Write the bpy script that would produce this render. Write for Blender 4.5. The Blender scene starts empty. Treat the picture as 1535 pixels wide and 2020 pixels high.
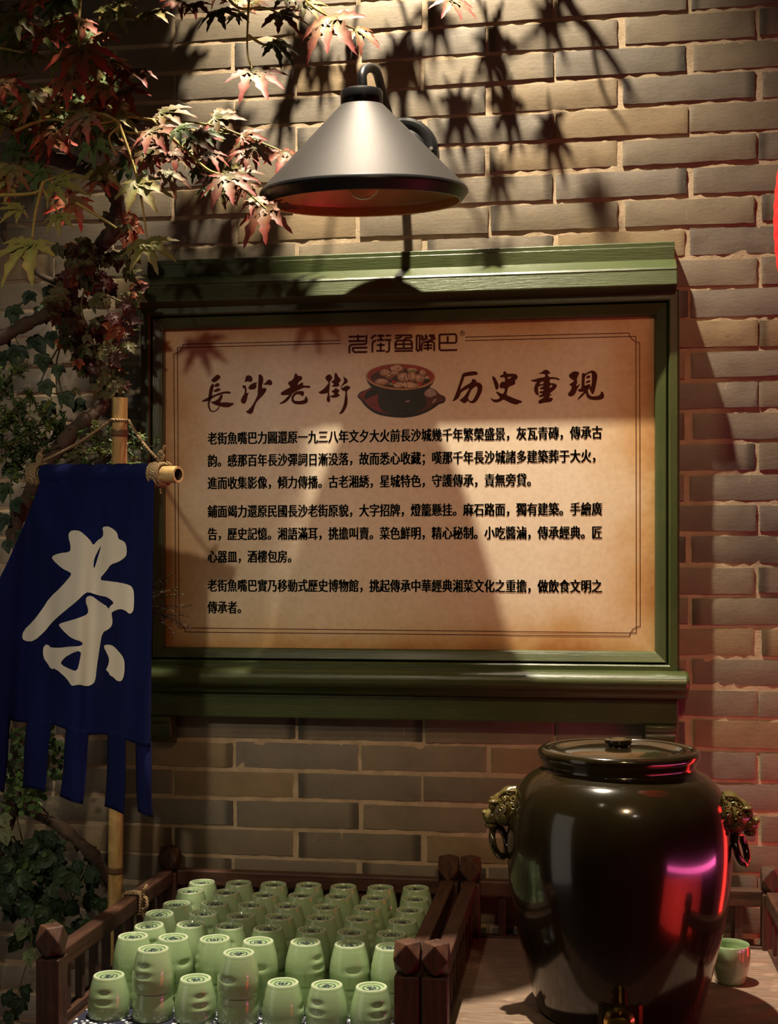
import bpy, math, random
from mathutils import Vector, Matrix, noise
from mathutils.geometry import delaunay_2d_cdt
sc = bpy.context.scene
COL = sc.collection
random.seed(7)
R = math.radians

# ------------------------------------------------------------------ camera
F = 2550.0; CX = 767.5; HY = 1125.0; TH = R(8.72); ZC = 1.5; DW = 2.52
CAM = Vector((0.386, -DW, ZC))
FW = Vector((-math.sin(TH), math.cos(TH), 0)); RT = Vector((math.cos(TH), math.sin(TH), 0)); UP = Vector((0, 0, 1))
cd = bpy.data.cameras.new('camera'); cam = bpy.data.objects.new('camera', cd); COL.objects.link(cam)
cam.location = CAM; cam.rotation_euler = (R(90), 0, TH)
cd.sensor_width = 36; cd.lens = F / 2020 * 36; cd.shift_y = (HY - 1010) / 2020; cd.shift_x = (767.5 - CX) / 2020
cd.clip_start = 0.05; cd.clip_end = 50
sc.camera = cam

# ------------------------------------------------------------------ world, lights, exposure
w = bpy.data.worlds.new('world'); sc.world = w; w.use_nodes = True
w.node_tree.nodes['Background'].inputs[0].default_value = (1.0, 0.72, 0.48, 1)
w.node_tree.nodes['Background'].inputs[1].default_value = 0.007
sc.view_settings.view_transform = 'Standard'; sc.view_settings.look = 'None'
sc.view_settings.gamma = 1.0; sc.view_settings.use_curve_mapping = False
sc.view_settings.exposure = 0.0

def light(name, kind, loc, target, energy, color, **kw):
    ld = bpy.data.lights.new(name, kind); o = bpy.data.objects.new(name, ld); COL.objects.link(o)
    o.location = loc; o.rotation_euler = (Vector(target) - Vector(loc)).to_track_quat('-Z', 'Y').to_euler()
    ld.energy = energy; ld.color = color
    for k, v in kw.items(): setattr(ld, k, v)
    return o
WARM = (1.0, 0.86, 0.66)
# the ceiling spot that grazes the wall
light('ceiling_spot', 'SPOT', (-0.017, -0.45, ZC + 2.115), (0.10, -0.10, ZC), 560, WARM, spot_size=R(68), spot_blend=1.0, shadow_soft_size=0.022)
# other downlights of the room, and an added fill spot aimed at the banner
light('room_downlight_fill', 'SPOT', (0.75, -2.6, ZC + 1.6), (0.30, 0, ZC - 0.15), 84, (1.0, 0.68, 0.36), spot_size=R(32), spot_blend=1.0, shadow_soft_size=0.10)
light('room_downlight_fill', 'SPOT', (-0.25, -1.9, ZC + 1.6), (-0.14, -0.3, ZC - 0.65), 42, (1.0, 0.84, 0.62), spot_size=R(28), spot_blend=0.9, shadow_soft_size=0.06)
light('room_downlight_fill', 'POINT', (1.3, -3.2, ZC + 1.5), (0, 0, ZC), 5, (1.0, 0.8, 0.6), shadow_soft_size=0.06)
light('room_downlight_fill', 'SPOT', (-0.15, -3.1, ZC + 1.25), (-0.60, -0.2, ZC + .02), 84, (1.0, 0.86, 0.68), spot_size=R(30), spot_blend=1.0, shadow_soft_size=0.05)  # fill spot added to brighten the banner
light('red_sign_light', 'AREA', (0.98, -0.14, ZC - 0.52), (0.55, -0.28, ZC - 0.50), 0.8, (1.0, 0.03, 0.02), shape='RECTANGLE', size=0.08, size_y=0.45)
light('pink_strip_light', 'AREA', (1.60, -0.75, ZC - 0.70), (0.43, -0.43, ZC - 0.5), 3.2, (1.0, 0.12, 0.40), shape='RECTANGLE', size=1.4, size_y=0.05)
light('red_counter_glow', 'AREA', (1.75, -1.05, ZC - 1.05), (0.6, -0.43, ZC - 0.55), 0.9, (1.0, 0.04, 0.03), shape='RECTANGLE', size=1.2, size_y=0.45, spread=R(70))

light('added_fill_panel', 'AREA', (-2.2, -2.0, ZC - 0.35), (0.43, -0.43, ZC - 0.45), 4.6, (0.92, 0.84, 0.70), shape='RECTANGLE', size=1.2, size_y=2.3)  # added area panel: pale reflection on the jar and soft fill from the left

# ------------------------------------------------------------------ pixel helpers (1535x2020 frame)
def ray(px, py):
    return FW + RT * ((px - CX) / F) + UP * ((HY - py) / F)
def at(px, py, Y):
    d = ray(px, py); return CAM + d * ((Y - CAM.y) / d.y)
def atZ(px, py, Z):
    return CAM + ray(px, py) * Z
def atz(px, py, z):
    d = ray(px, py); return CAM + d * ((z - CAM.z) / d.z)

# ------------------------------------------------------------------ mesh builder
ORG = {}
class MB:
    def __init__(s): s.v = []; s.f = []; s.m = []; s.c = []
    def add(s, vs, fs, mat=0, cols=None):
        b = len(s.v); s.v += [tuple(x) for x in vs]
        s.c += list(cols) if cols is not None else [(1, 1, 1)] * len(vs)
        for f in fs: s.f.append(tuple(b + i for i in f)); s.m.append(mat)
    def box(s, lo, hi, mat=0, M=None):
        x0, y0, z0 = lo; x1, y1, z1 = hi
        vs = [Vector(p) for p in ((x0,y0,z0),(x1,y0,z0),(x1,y1,z0),(x0,y1,z0),(x0,y0,z1),(x1,y0,z1),(x1,y1,z1),(x0,y1,z1))]
        if M: vs = [M @ p for p in vs]
        s.add(vs, [(0,3,2,1),(4,5,6,7),(0,1,5,4),(1,2,6,5),(2,3,7,6),(3,0,4,7)], mat)
    def tube(s, pts, rad, seg=8, mat=0, cap=True, cols=None):
        pts = [Vector(p) for p in pts]; n = len(pts)
        rr = rad if isinstance(rad, (list, tuple)) else [rad] * n
        vs = []; nrm = None
        for i, p in enumerate(pts):
            t = (pts[min(i+1, n-1)] - pts[max(i-1, 0)]).normalized()
            if nrm is None: nrm = t.orthogonal().normalized()
            else:
                nrm = nrm - t * nrm.dot(t)
                nrm = nrm.normalized() if nrm.length > 1e-6 else t.orthogonal().normalized()
            b = t.cross(nrm)
            for k in range(seg):
                a = 2*math.pi*k/seg
                vs.append(p + (nrm*math.cos(a) + b*math.sin(a)) * rr[i])
        fs = [(i*seg+k, i*seg+(k+1)%seg, (i+1)*seg+(k+1)%seg, (i+1)*seg+k) for i in range(n-1) for k in range(seg)]
        if cap: fs += [tuple(range(seg))[::-1], tuple((n-1)*seg+k for k in range(seg))]
        s.add(vs, fs, mat, [cols]*len(vs) if cols else None)
    def lathe(s, prof, seg=48, mat=0, M=None, matf=None, closed=False):
        n = len(prof); vs = []
        for (r, z) in prof:
            for k in range(seg):
                a = 2*math.pi*k/seg; p = Vector((r*math.cos(a), r*math.sin(a), z))
                vs.append(M @ p if M else p)
        for i in range(n if closed else n-1):
            j = (i+1) % n
            fs = [(i*seg+k, i*seg+(k+1)%seg, j*seg+(k+1)%seg, j*seg+k) for k in range(seg)]
            if i == 0: b = len(s.v); s.v += [tuple(x) for x in vs]; s.c += [(1,1,1)]*len(vs)
            for f in fs: s.f.append(tuple(b+q for q in f)); s.m.append(matf(i) if matf else mat)
    def torus(s, M, R_, r, seg=24, ring=8, mat=0):
        s.lathe([(R_ + r*math.cos(2*math.pi*i/ring), r*math.sin(2*math.pi*i/ring)) for i in range(ring)], seg, mat, M, closed=True)
    def ball(s, c, r, M=None, nu=12, nv=8, mat=0, fn=None):
        vs = []; c = Vector(c)
        for j in range(nv+1):
            th = math.pi*j/nv
            for i in range(nu):
                a = 2*math.pi*i/nu
                p = Vector((math.sin(th)*math.cos(a), math.sin(th)*math.sin(a), math.cos(th)))
                rr = Vector(r) if not isinstance(r, (int, float)) else Vector((r, r, r))
                q = Vector((p.x*rr.x, p.y*rr.y, p.z*rr.z)) * (fn(p) if fn else 1)
                vs.append(c + (M @ q if M else q))
        fs = [(j*nu+i, (j+1)*nu+i, (j+1)*nu+(i+1)%nu, j*nu+(i+1)%nu) for j in range(nv) for i in range(nu)]
        s.add(vs, fs, mat)
    def extrude_x(s, prof, x0, x1, mat=0):
        n = len(prof); vs = [(x0, y, z) for y, z in prof] + [(x1, y, z) for y, z in prof]
        fs = [(i, (i+1)%n, n+(i+1)%n, n+i) for i in range(n)] + [tuple(range(n))[::-1], tuple(range(n, 2*n))]
        s.add(vs, fs, mat)
    def build(s, name, mats, parent=None, org=None, smooth=None, bevel=0, color=False, fix=False):
        if parent is not None: o0 = ORG[parent.name]
        else: o0 = Vector(org) if org is not None else Vector((0, 0, 0))
        me = bpy.data.meshes.new(name)
        me.from_pydata([(x[0]-o0.x, x[1]-o0.y, x[2]-o0.z) for x in s.v], [], s.f)
        if not isinstance(mats, (list, tuple)): mats = [mats]
        for m in mats: me.materials.append(m)
        me.polygons.foreach_set('material_index', s.m)
        if color:
            ca = me.color_attributes.new('Col', 'FLOAT_COLOR', 'POINT')
            ca.data.foreach_set('color', [k for c in s.c for k in (c[0], c[1], c[2], 1.0)])
        if fix:
            import bmesh
            b = bmesh.new(); b.from_mesh(me); bmesh.ops.remove_doubles(b, verts=b.verts, dist=1e-6)
            bmesh.ops.recalc_face_normals(b, faces=b.faces); b.to_mesh(me); b.free()
        if smooth is not None:
            me.shade_smooth(); me.set_sharp_from_angle(angle=R(smooth))
        me.update()
        o = bpy.data.objects.new(name, me); COL.objects.link(o); ORG[o.name] = o0
        if parent is not None: o.parent = parent
        else: o.location = o0
        if bevel:
            b = o.modifiers.new('bevel', 'BEVEL'); b.width = bevel; b.segments = 2; b.limit_method = 'ANGLE'; b.angle_limit = R(40)
        return o
def tag(o, label, cat, group=None):
    o['label'] = label; o['category'] = cat
    if group: o['group'] = group
    return o
def thing(name, label, cat, loc, group=None):
    o = bpy.data.objects.new(name, None); COL.objects.link(o); o.location = loc; o.empty_display_size = 0.05
    ORG[o.name] = Vector(loc); return tag(o, label, cat, group)
def dup(root, loc, rot=None):
    r = root.copy(); COL.objects.link(r); r.location = loc
    if rot is not None: r.rotation_euler = rot
    for ch in list(root.children):
        c = ch.copy(); COL.objects.link(c); c.parent = r
        for g in list(ch.children):
            d = g.copy(); COL.objects.link(d); d.parent = c
    return r
def spline(pts, n=6):
    pts = [Vector(p) for p in pts]; out = []
    for i in range(len(pts)-1):
        p0 = pts[max(i-1, 0)]; p1 = pts[i]; p2 = pts[i+1]; p3 = pts[min(i+2, len(pts)-1)]
        for k in range(n):
            t = k/n
            out.append(0.5*((2*p1) + (p2-p0)*t + (2*p0-5*p1+4*p2-p3)*t*t + (3*p1-p0-3*p2+p3)*t**3))
    out.append(pts[-1]); return out

# ------------------------------------------------------------------ materials
class NT:
    def __init__(s, name):
        s.m = bpy.data.materials.new(name); s.m.use_nodes = True; s.t = s.m.node_tree; s.b = s.t.nodes['Principled BSDF']
    def n(s, typ, **kw):
        x = s.t.nodes.new(typ)
        for k, v in kw.items(): setattr(x, k, v)
        return x
    def l(s, a, b): s.t.links.new(a, b)
    def coord(s, scale=(1, 1, 1), obj=True):
        tc = s.n('ShaderNodeTexCoord'); mp = s.n('ShaderNodeMapping'); mp.inputs['Scale'].default_value = scale
        s.l(tc.outputs['Object'], mp.inputs[0]); return mp.outputs[0]
    def noise(s, vec, scale, detail=4, rough=0.55):
        x = s.n('ShaderNodeTexNoise'); x.inputs['Scale'].default_value = scale; x.inputs['Detail'].default_value = detail; x.inputs['Roughness'].default_value = rough
        s.l(vec, x.inputs['Vector']); return x.outputs['Fac']
    def ramp(s, fac, stops):
        x = s.n('ShaderNodeValToRGB'); e = x.color_ramp.elements
        while len(e) < len(stops): e.new(0.5)
        for i, (p, c) in enumerate(stops):
            e[i].position = p; e[i].color = (c[0], c[1], c[2], 1) if isinstance(c, (tuple, list)) else (c, c, c, 1)
        s.l(fac, x.inputs[0]); return x.outputs[0]
    def mix(s, fac, a, b, mode='MIX'):
        x = s.n('ShaderNodeMix', data_type='RGBA', blend_type=mode)
        for sock, v in ((x.inputs[0], fac), (x.inputs[6], a), (x.inputs[7], b)):
            if isinstance(v, (int, float)): sock.default_value = v
            elif isinstance(v, (tuple, list)): sock.default_value = (v[0], v[1], v[2], 1)
            else: s.l(v, sock)
        return x.outputs[2]
    def bump(s, h, strength=0.3, dist=0.002):
        x = s.n('ShaderNodeBump'); x.inputs['Strength'].default_value = strength; x.inputs['Distance'].default_value = dist
        s.l(h, x.inputs['Height']); s.l(x.outputs[0], s.b.inputs['Normal'])
    def base(s, c):
        if isinstance(c, (tuple, list)): s.b.inputs['Base Color'].default_value = (c[0], c[1], c[2], 1)
        else: s.l(c, s.b.inputs['Base Color'])
    def p(s, **kw):
        for k, v in kw.items():
            i = s.b.inputs[k.replace('_', ' ')]
            if isinstance(v, tuple): i.default_value = (*v, 1) if len(v) == 3 else v
            else: i.default_value = v
        return s
def plain(name, c, rough=0.6, var=0.15, scale=40, metal=0.0, coat=0.0, bump=0.0, spec=0.5, stretch=(1, 1, 1)):
    k = NT(name); v = k.coord(stretch); f = k.noise(v, scale, 5)
    k.base(k.ramp(f, [(0.3, tuple(x*(1-var) for x in c)), (0.7, tuple(min(1, x*(1+var)) for x in c))]))
    k.p(Roughness=rough, Metallic=metal, Coat_Weight=coat, Coat_Roughness=0.05, Specular_IOR_Level=spec)
    if bump: k.bump(f, bump, 0.002)
    return k.m
def attr_mat(name, rough=0.5, var=0.25, scale=60, bump=0.0, subsurf=0.0):
    k = NT(name); a = k.n('ShaderNodeVertexColor', layer_name='Col'); v = k.coord(); f = k.noise(v, scale, 5)
    k.base(k.mix(1.0, a.outputs[0], k.ramp(f, [(0.3, 1-var), (0.7, 1.0)]), 'MULTIPLY')); k.p(Roughness=rough)
    if bump: k.bump(f, bump, 0.002)
    return k
# brick
k = NT('grey_brick'); a = k.n('ShaderNodeVertexColor', layer_name='Col'); v = k.coord()
f1 = k.noise(v, 14, 6, 0.65); f2 = k.noise(k.coord((1, 1, 4.0)), 38, 6, 0.7); f3 = k.noise(v, 150, 3); f4 = k.noise(k.coord((3.0, 1, 0.7)), 26, 4, 0.6)
c = k.mix(1.0, a.outputs[0], k.ramp(f1, [(0.30, (0.80, 0.78, 0.76)), (0.52, (1, 1, 1)), (0.75, (1.15, 1.10, 1.0))]), 'MULTIPLY')
c = k.mix(k.ramp(f2, [(0.30, 0.8), (0.37, 0.0)]), c, (0.055, 0.042, 0.032))
c = k.mix(k.ramp(f4, [(0.69, 0.0), (0.72, 0.55)]), c, (0.36, 0.27, 0.17))
c = k.mix(k.ramp(f3, [(0.70, 0.0), (0.78, 0.35)]), c, (0.36, 0.28, 0.19))
k.base(c); k.p(Roughness=0.50, Specular_IOR_Level=0.5)
h = k.mix(0.35, f2, f3); k.bump(h, 0.22, 0.003); M_BRICK = k.m
k = NT('mortar'); v = k.coord(); f = k.noise(v, 30, 6); f2 = k.noise(v, 220, 4)
k.base(k.ramp(f, [(0.25, (0.30, 0.22, 0.13)), (0.7, (0.47, 0.36, 0.23))])); k.p(Roughness=0.9); k.bump(k.mix(0.5, f, f2), 0.5, 0.003); M_MORTAR = k.m
# green paint with brush marks
def paint(name, stretch):
    k = NT(name); v = k.coord(stretch); f = k.noise(v, 9, 6, 0.6); g = k.noise(k.coord(), 7, 4)
    k.base(k.ramp(g, [(0.3, (0.038, 0.052, 0.015)), (0.7, (0.060, 0.078, 0.024))])); k.p(Roughness=0.33, Coat_Weight=0.2, Coat_Roughness=0.15)
    k.bump(f, 0.25, 0.0035); return k.m
M_GREEN = paint('green_gloss_paint', (3, 3, 42)); M_GREENV = paint('green_gloss_paint_upright', (42, 3, 3))
# parchment print
k = NT('parchment_print'); tc = k.n('ShaderNodeTexCoord'); v = tc.outputs['Generated']
mp = k.n('ShaderNodeMapping'); mp.inputs['Location'].default_value = (-0.5, 0, -0.5); k.l(v, mp.inputs[0])
sx = k.n('ShaderNodeSeparateXYZ'); k.l(mp.outputs[0], sx.inputs[0])
def mth(op, a, b=None):
    x = k.n('ShaderNodeMath', operation=op)
    for i, q in ((0, a), (1, b)):
        if q is None: continue
        if isinstance(q, (int, float)): x.inputs[i].default_value = q
        else: k.l(q, x.inputs[i])
    return x.outputs[0]
ex = mth('POWER', mth('MULTIPLY', mth('ABSOLUTE', sx.outputs[0]), 2.0), 4.0); ez = mth('POWER', mth('MULTIPLY', mth('ABSOLUTE', sx.outputs[2]), 2.0), 3.6)
o_ = k.coord(); n1 = k.noise(o_, 5, 6, 0.6); n2 = k.noise(o_, 90, 4, 0.6)
edge = mth('ADD', mth('MAXIMUM', ex, ez), mth('MULTIPLY', mth('SUBTRACT', n1, 0.5), 1.1))
c = k.ramp(edge, [(0.05, (0.80, 0.69, 0.52)), (0.42, (0.73, 0.58, 0.38)), (0.75, (0.60, 0.37, 0.16)), (1.0, (0.42, 0.17, 0.05))])
c = k.mix(1.0, c, k.ramp(n2, [(0.3, (0.90, 0.88, 0.85)), (0.6, (1, 1, 1))]), 'MULTIPLY')
k.base(c); k.p(Roughness=0.42, Specular_IOR_Level=0.35); M_PRINT = k.m
M_INK = plain('black_ink', (0.010, 0.007, 0.005), 0.7, spec=0.2); M_BROWNINK = plain('red_brown_ink', (0.070, 0.012, 0.007), 0.7, spec=0.2)
# wood
def wood(name, c1, c2, stretch, rough=0.55):
    k = NT(name); v = k.coord(stretch); f = k.noise(v, 6, 8, 0.6); g = k.noise(k.coord(), 25, 4)
    c = k.ramp(f, [(0.3, c1), (0.65, c2)]); c = k.mix(k.ramp(g, [(0.55, 0.0), (0.75, 0.6)]), c, tuple(x*1.7 for x in c2))
    k.base(c); k.p(Roughness=rough); k.bump(f, 0.35, 0.002); return k.m
DK1, DK2 = (0.030, 0.011, 0.006), (0.085, 0.034, 0.016)
M_WX = wood('dark_wood_x', DK1, DK2, (2, 18, 18)); M_WY = wood('dark_wood_y', DK1, DK2, (18, 2, 18)); M_WZ = wood('dark_wood_z', DK1, DK2, (18, 18, 2))
M_FLOORW = wood('tray_board', (0.16, 0.10, 0.07), (0.30, 0.21, 0.15), (3, 30, 30), 0.5)
M_BAMBOO = wood('bamboo', (0.36, 0.21, 0.06), (0.55, 0.36, 0.13), (30, 30, 2), 0.35)
M_BAMBOOX = wood('bamboo_bar', (0.40, 0.25, 0.09), (0.58, 0.40, 0.18), (2, 30, 30), 0.35)
M_NODE = plain('bamboo_node', (0.12, 0.06, 0.02), 0.6)
M_HOLE = plain('bamboo_inside', (0.05, 0.025, 0.012), 0.8)
k = NT('twine'); v = k.coord(); wv = k.n('ShaderNodeTexWave', wave_type='BANDS', bands_direction='DIAGONAL'); wv.inputs['Scale'].default_value = 110; wv.inputs['Distortion'].default_value = 2
k.l(v, wv.inputs[0]); k.base(k.ramp(wv.outputs['Fac'], [(0.2, (0.20, 0.12, 0.05)), (0.8, (0.50, 0.35, 0.18))])); k.p(Roughness=0.9); k.bump(wv.outputs['Fac'], 0.8, 0.002); M_TWINE = k.m
# cloth
k = NT('navy_cloth'); v = k.coord(); f = k.noise(v, 500, 2); g = k.noise(k.coord((1, 1, .3)), 12, 3)
k.base(k.ramp(g, [(0.3, (0.0030, 0.0060, 0.042)), (0.7, (0.005, 0.010, 0.080))])); k.p(Roughness=0.9, Specular_IOR_Level=0.2); k.bump(f, 0.3, 0.001); M_NAVY = k.m
k = NT('cream_cloth'); v = k.coord(); f = k.noise(v, 500, 2); k.base(k.ramp(k.noise(v, 8, 3), [(0.3, (0.78, 0.69, 0.55)), (0.7, (0.86, 0.78, 0.64))])); k.p(Roughness=0.9); k.bump(f, 0.3, 0.001); M_CREAM = k.m
k = NT('sprigged_cloth'); v = k.coord(); vo = k.n('ShaderNodeTexVoronoi'); vo.inputs['Scale'].default_value = 110; k.l(v, vo.inputs[0])
k.base(k.ramp(vo.outputs['Distance'], [(0.30, (0.75, 0.75, 0.78)), (0.36, (0.012, 0.014, 0.035))])); k.p(Roughness=0.85); M_SPRIG = k.m
# ceramics
k = NT('celadon_glaze'); v = k.coord(); f = k.noise(v, 25, 3)
k.base(k.ramp(f, [(0.3, (0.33, 0.46, 0.235)), (0.7, (0.38, 0.51, 0.27))])); k.p(Roughness=0.20, Coat_Weight=0.8, Coat_Roughness=0.04); M_CEL = k.m
M_FOOT = plain('pale_foot_ring', (0.47, 0.53, 0.36), 0.4, 0.05)
M_MARK = plain('blue_stamp', (0.008, 0.022, 0.060), 0.5)
k = NT('dark_olive_glaze'); v = k.coord((1, 1, .5)); f = k.noise(v, 9, 6)
k.base(k.ramp(f, [(0.3, (0.010, 0.007, 0.003)), (0.7, (0.020, 0.014, 0.005))])); k.p(Roughness=0.16, Coat_Weight=0.6, Coat_Roughness=0.07); M_JAR = k.m
k = NT('olive_glaze'); f = k.noise(k.coord(), 60, 4); k.base(k.ramp(f, [(0.3, (0.06, 0.045, 0.012)), (0.7, (0.16, 0.12, 0.04))])); k.p(Roughness=0.16); M_OLIVE = k.m
M_BRASS = plain('brass', (0.70, 0.42, 0.12), 0.2, 0.1, metal=1.0)
M_DARKMETAL = plain('dark_bracket', (0.06, 0.04, 0.015), 0.25, 0.2, metal=0.6)
# lamp
M_SHADE = plain('satin_bronze', (0.050, 0.046, 0.044), 0.58, 0.04, 30, metal=0.55, spec=0.3)
M_BLACK = plain('black_metal', (0.012, 0.012, 0.013), 0.35, 0.1, metal=0.3)
M_COPPER = plain('copper_inside', (0.55, 0.31, 0.11), 0.45, 0.1, metal=0.3)
k = NT('bulb_glass'); k.base((1.0, 0.9, 0.7)); k.p(Roughness=0.03, Transmission_Weight=1.0, IOR=1.45); M_GLASS = k.m
M_FIL = plain('filament', (0.5, 0.3, 0.1), 0.4)
# plants
k = attr_mat('leaf', 0.55, 0.3, 80, 0.2); k.p(Specular_IOR_Level=0.3); M_LEAF = k.m
k = attr_mat('twig', 0.6, 0.3, 60, 0.2); M_TWIG = k.m
k = NT('bark'); v = k.coord((1, 1, 1)); f = k.noise(v, 45, 8, 0.7); k.base(k.ramp(f, [(0.3, (0.035, 0.020, 0.012)), (0.7, (0.12, 0.072, 0.042))])); k.p(Roughness=0.8); k.bump(f, 0.9, 0.006); M_BARK = k.m
# lantern
k = NT('red_lantern_silk'); k.base((0.5, 0.01, 0.01)); k.p(Roughness=0.7, Emission_Color=(1.0, 0.015, 0.012), Emission_Strength=0.6); M_LANT = k.m
M_GOLD = plain('gold_trim', (0.6, 0.4, 0.1), 0.35, 0.1, metal=0.8)
M_FLOOR = plain('dark_floor', (0.06, 0.045, 0.035), 0.6, 0.3, 6)

# ------------------------------------------------------------------ setting: floor and brick wall
m = MB(); m.box((-2.2, -3.6, -0.05), (2.6, 0.10, 0)); fl = m.build('floor', M_FLOOR); fl['kind'] = 'structure'
m = MB()
WX0, WX1, WZ0, WZ1 = -1.75, 1.75, 0.0, 3.3
REC = 0.0030
def nz(x, z, s, q=0.0): return noise.noise(Vector((x*s, z*s, q)))
# mortar bed
st = 0.016; nx = int((WX1-WX0)/st); nzn = int((WZ1-WZ0)/st)
vs = [(WX0+(WX1-WX0)*i/nx, REC + 0.0022*nz(WX0+i*st, j*st, 45, 3) + 0.0012*nz(WX0+i*st, j*st, 140, 9), WZ0+(WZ1-WZ0)*j/nzn) for j in range(nzn+1) for i in range(nx+1)]
m.add(vs, [(j*(nx+1)+i, j*(nx+1)+i+1, (j+1)*(nx+1)+i+1, (j+1)*(nx+1)+i) for j in range(nzn) for i in range(nx)], 1)
m.box((WX0, 0.02, WZ0), (WX1, 0.12, WZ1), 1)
CP = 0.05857; JZ = ZC + 0.0102; BP = 0.255
rb = random.Random(11)
for kk in range(-26, 32):
    z0 = JZ + kk*CP; z1 = z0 + CP
    if z1 > WZ1 or z0 < WZ0: continue
    off = 0.195 if kk % 2 else 0.3225
    for n_ in range(-9, 8):
        a = off + n_*BP + rb.uniform(-.004, .004); b = off + (n_+1)*BP + rb.uniform(-.004, .004)
        g = rb.uniform(.0038, .0055)
        a += g; b -= g; c0 = z0 + rb.uniform(.0035, .0062); c1 = z1 - rb.uniform(.0035, .0062)
        if a < WX0 or b > WX1: continue
        dy = rb.uniform(-.0014, .0012)
        t = rb.random()
        base = Vector((0.188, 0.150, 0.096)).lerp(Vector((0.168, 0.143, 0.110)), t)
        if rb.random() < .18: base = Vector((0.235, 0.170, 0.092))
        if rb.random() < .12: base *= 0.82
        base *= rb.uniform(.90, 1.08)
        dl = 0.45 if rb.random() < .3 else 1; dr = 0.42 if rb.random() < .3 else 1
        tilt = rb.uniform(-.0015, .0015)
        NX, NZ = 14, 4; vs = []; cs = []
        for j in range(NZ+1):
            for i in range(NX+1):
                fx, fz = i/NX, j/NZ
                fx = .5 - .5*math.cos(math.pi*fx)*abs(math.cos(math.pi*fx))**-.25 if 0 < i < NX else fx
                x = a + (b-a)*fx; z = c0 + (c1-c0)*fz + tilt*(fx-.5)*2
                e = (i in (0, NX)) or (j in (0, NZ))
                y = dy + 0.0012*nz(x, z, 30, kk) + 0.0007*nz(x, z, 110, kk+.5)
                if e:
                    y += 0.0010; x += 0.0013*nz(x, z, 90, 5); z += 0.0016*nz(x, z, 70, 6)
                vs.append((x, y, z))
                cc = base * (dl if fx < .05 else dr if fx > .95 else 1)
                cs.append(cc)
        fs = [(j*(NX+1)+i, j*(NX+1)+i+1, (j+1)*(NX+1)+i+1, (j+1)*(NX+1)+i) for j in range(NZ) for i in range(NX)]
        # returns into the mortar
        ring = list(range(NX+1)) + [j*(NX+1)+NX for j in range(1, NZ+1)] + [NZ*(NX+1)+i for i in range(NX-1, -1, -1)] + [j*(NX+1) for j in range(NZ-1, 0, -1)]
        base_i = len(vs)
        for q in ring: vs.append((vs[q][0], 0.014, vs[q][2])); cs.append(cs[q])
        L = len(ring)
        fs += [(ring[i], base_i+i, base_i+(i+1)%L, ring[(i+1)%L]) for i in range(L)]
        m.add(vs, fs, 0, cs)
wl = m.build('wall_back', [M_BRICK, M_MORTAR], smooth=22, color=True); wl['kind'] = 'structure'

# ------------------------------------------------------------------ notice board
YP = -0.020
XL = (at(325, 651, YP).x + at(329.5, 1275, YP).x)/2; XR = (at(1290, 625, YP).x + at(1293.5, 1285, YP).x)/2
ZT = (at(325, 651, YP).z + at(1290, 625, YP).z)/2; ZB = (at(329.5, 1275, YP).z + at(1293.5, 1285, YP).z)/2
board = thing('notice_board', 'large green framed board with a long printed Chinese text on the brick wall', 'sign', ((XL+XR)/2, 0, ZB))
m = MB(); m.box((XL-.012, YP, ZB-.012), (XR+.012, -0.001, ZT+.012)); panel = m.build('printed_panel', M_PRINT, board); panel['label'] = 'aged parchment print with dark lettering'
def loops(m, prof, mh=0, mv=1):
    rects = []
    for (o, y) in prof: rects.append([(XL-o, y, ZB-o), (XR+o, y, ZB-o), (XR+o, y, ZT+o), (XL-o, y, ZT+o)])
    for a, b in zip(rects, rects[1:]):
        for i in range(4):
            j = (i+1) % 4; m.add([a[i], b[i], b[j], a[j]], [(0, 1, 2, 3)], mh if i % 2 == 0 else mv)
m = MB(); loops(m, [(0.0, YP+.002), (0.0, -.031), (.003, -.036), (.008, -.0385), (.019, -.043), (.0205, -.042), (.021, -.030)]); m.build('inner_moulding', [M_GREEN, M_GREENV], board, smooth=25)
m = MB(); loops(m, [(.0205, -.028), (.0235, -.030), (.0245, -.046), (.027, -.049), (.040, -.049), (.043, -.047), (.0445, -.043), (.0445, 0)]); m.build('outer_frame', [M_GREEN, M_GREENV], board, smooth=25)
zr = lambda py, Y: at(1331, py, Y).z
m = MB(); xa, xb = at(291, 510, -.030).x, at(1331, 475, -.030).x
zt, zb = zr(475, -.03), zr(513, -.03)
m.extrude_x([(0, zt), (-.028, zt), (-.030, zt-.002), (-.030, zt-.010), (-.0315, zt-.0105), (-.0315, zb-.02), (0, zb-.02)], xa, xb); m.build('crest_board', M_GREEN, board, bevel=.002)
m = MB(); ca, cb = at(258, 575, -.083).x, at(1337, 545, -.083).x
z1, z2, z3 = zr(511, -.032), zr(527, -.083), zr(562, -.080)
m.extrude_x([(-.0005, z1), (-.032, z1), (-.070, z2+.004), (-.072, z2), (-.0715, z2-.003), (-.0785, z3+.003), (-.078, z3), (-.048, z3-.006), (-.046, z3-.020), (-.0005, z3-.020)], ca, cb); m.build('cornice', M_GREEN, board, bevel=.0015)
m = MB(); la, lb = XL-.068, at(1360, 1345, -.070).x
zl = zr(1327, -.060)
prof = [(-.0005, zl+.002), (-.050, zl+.002), (-.060, zl)] + [(-.066-.022*math.sin(math.pi*i/10), zl-.018+.018*math.cos(math.pi*i/10)) for i in range(11)] + [(-.058, zl-.037), (-.052, zl-.046), (-.048, zl-.052), (-.0005, zl-.052)]
m.extrude_x(prof, la, lb); lg = m.build('ledge', M_GREEN, board, bevel=.006, smooth=30)
m = MB(); za = zl-.052; zb_ = zr(1430, -.040)
m.box((XL-.045, -.040, zb_), (XR+.043, -.0005, za)); m.build('apron', M_GREEN, board, bevel=.003)
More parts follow.
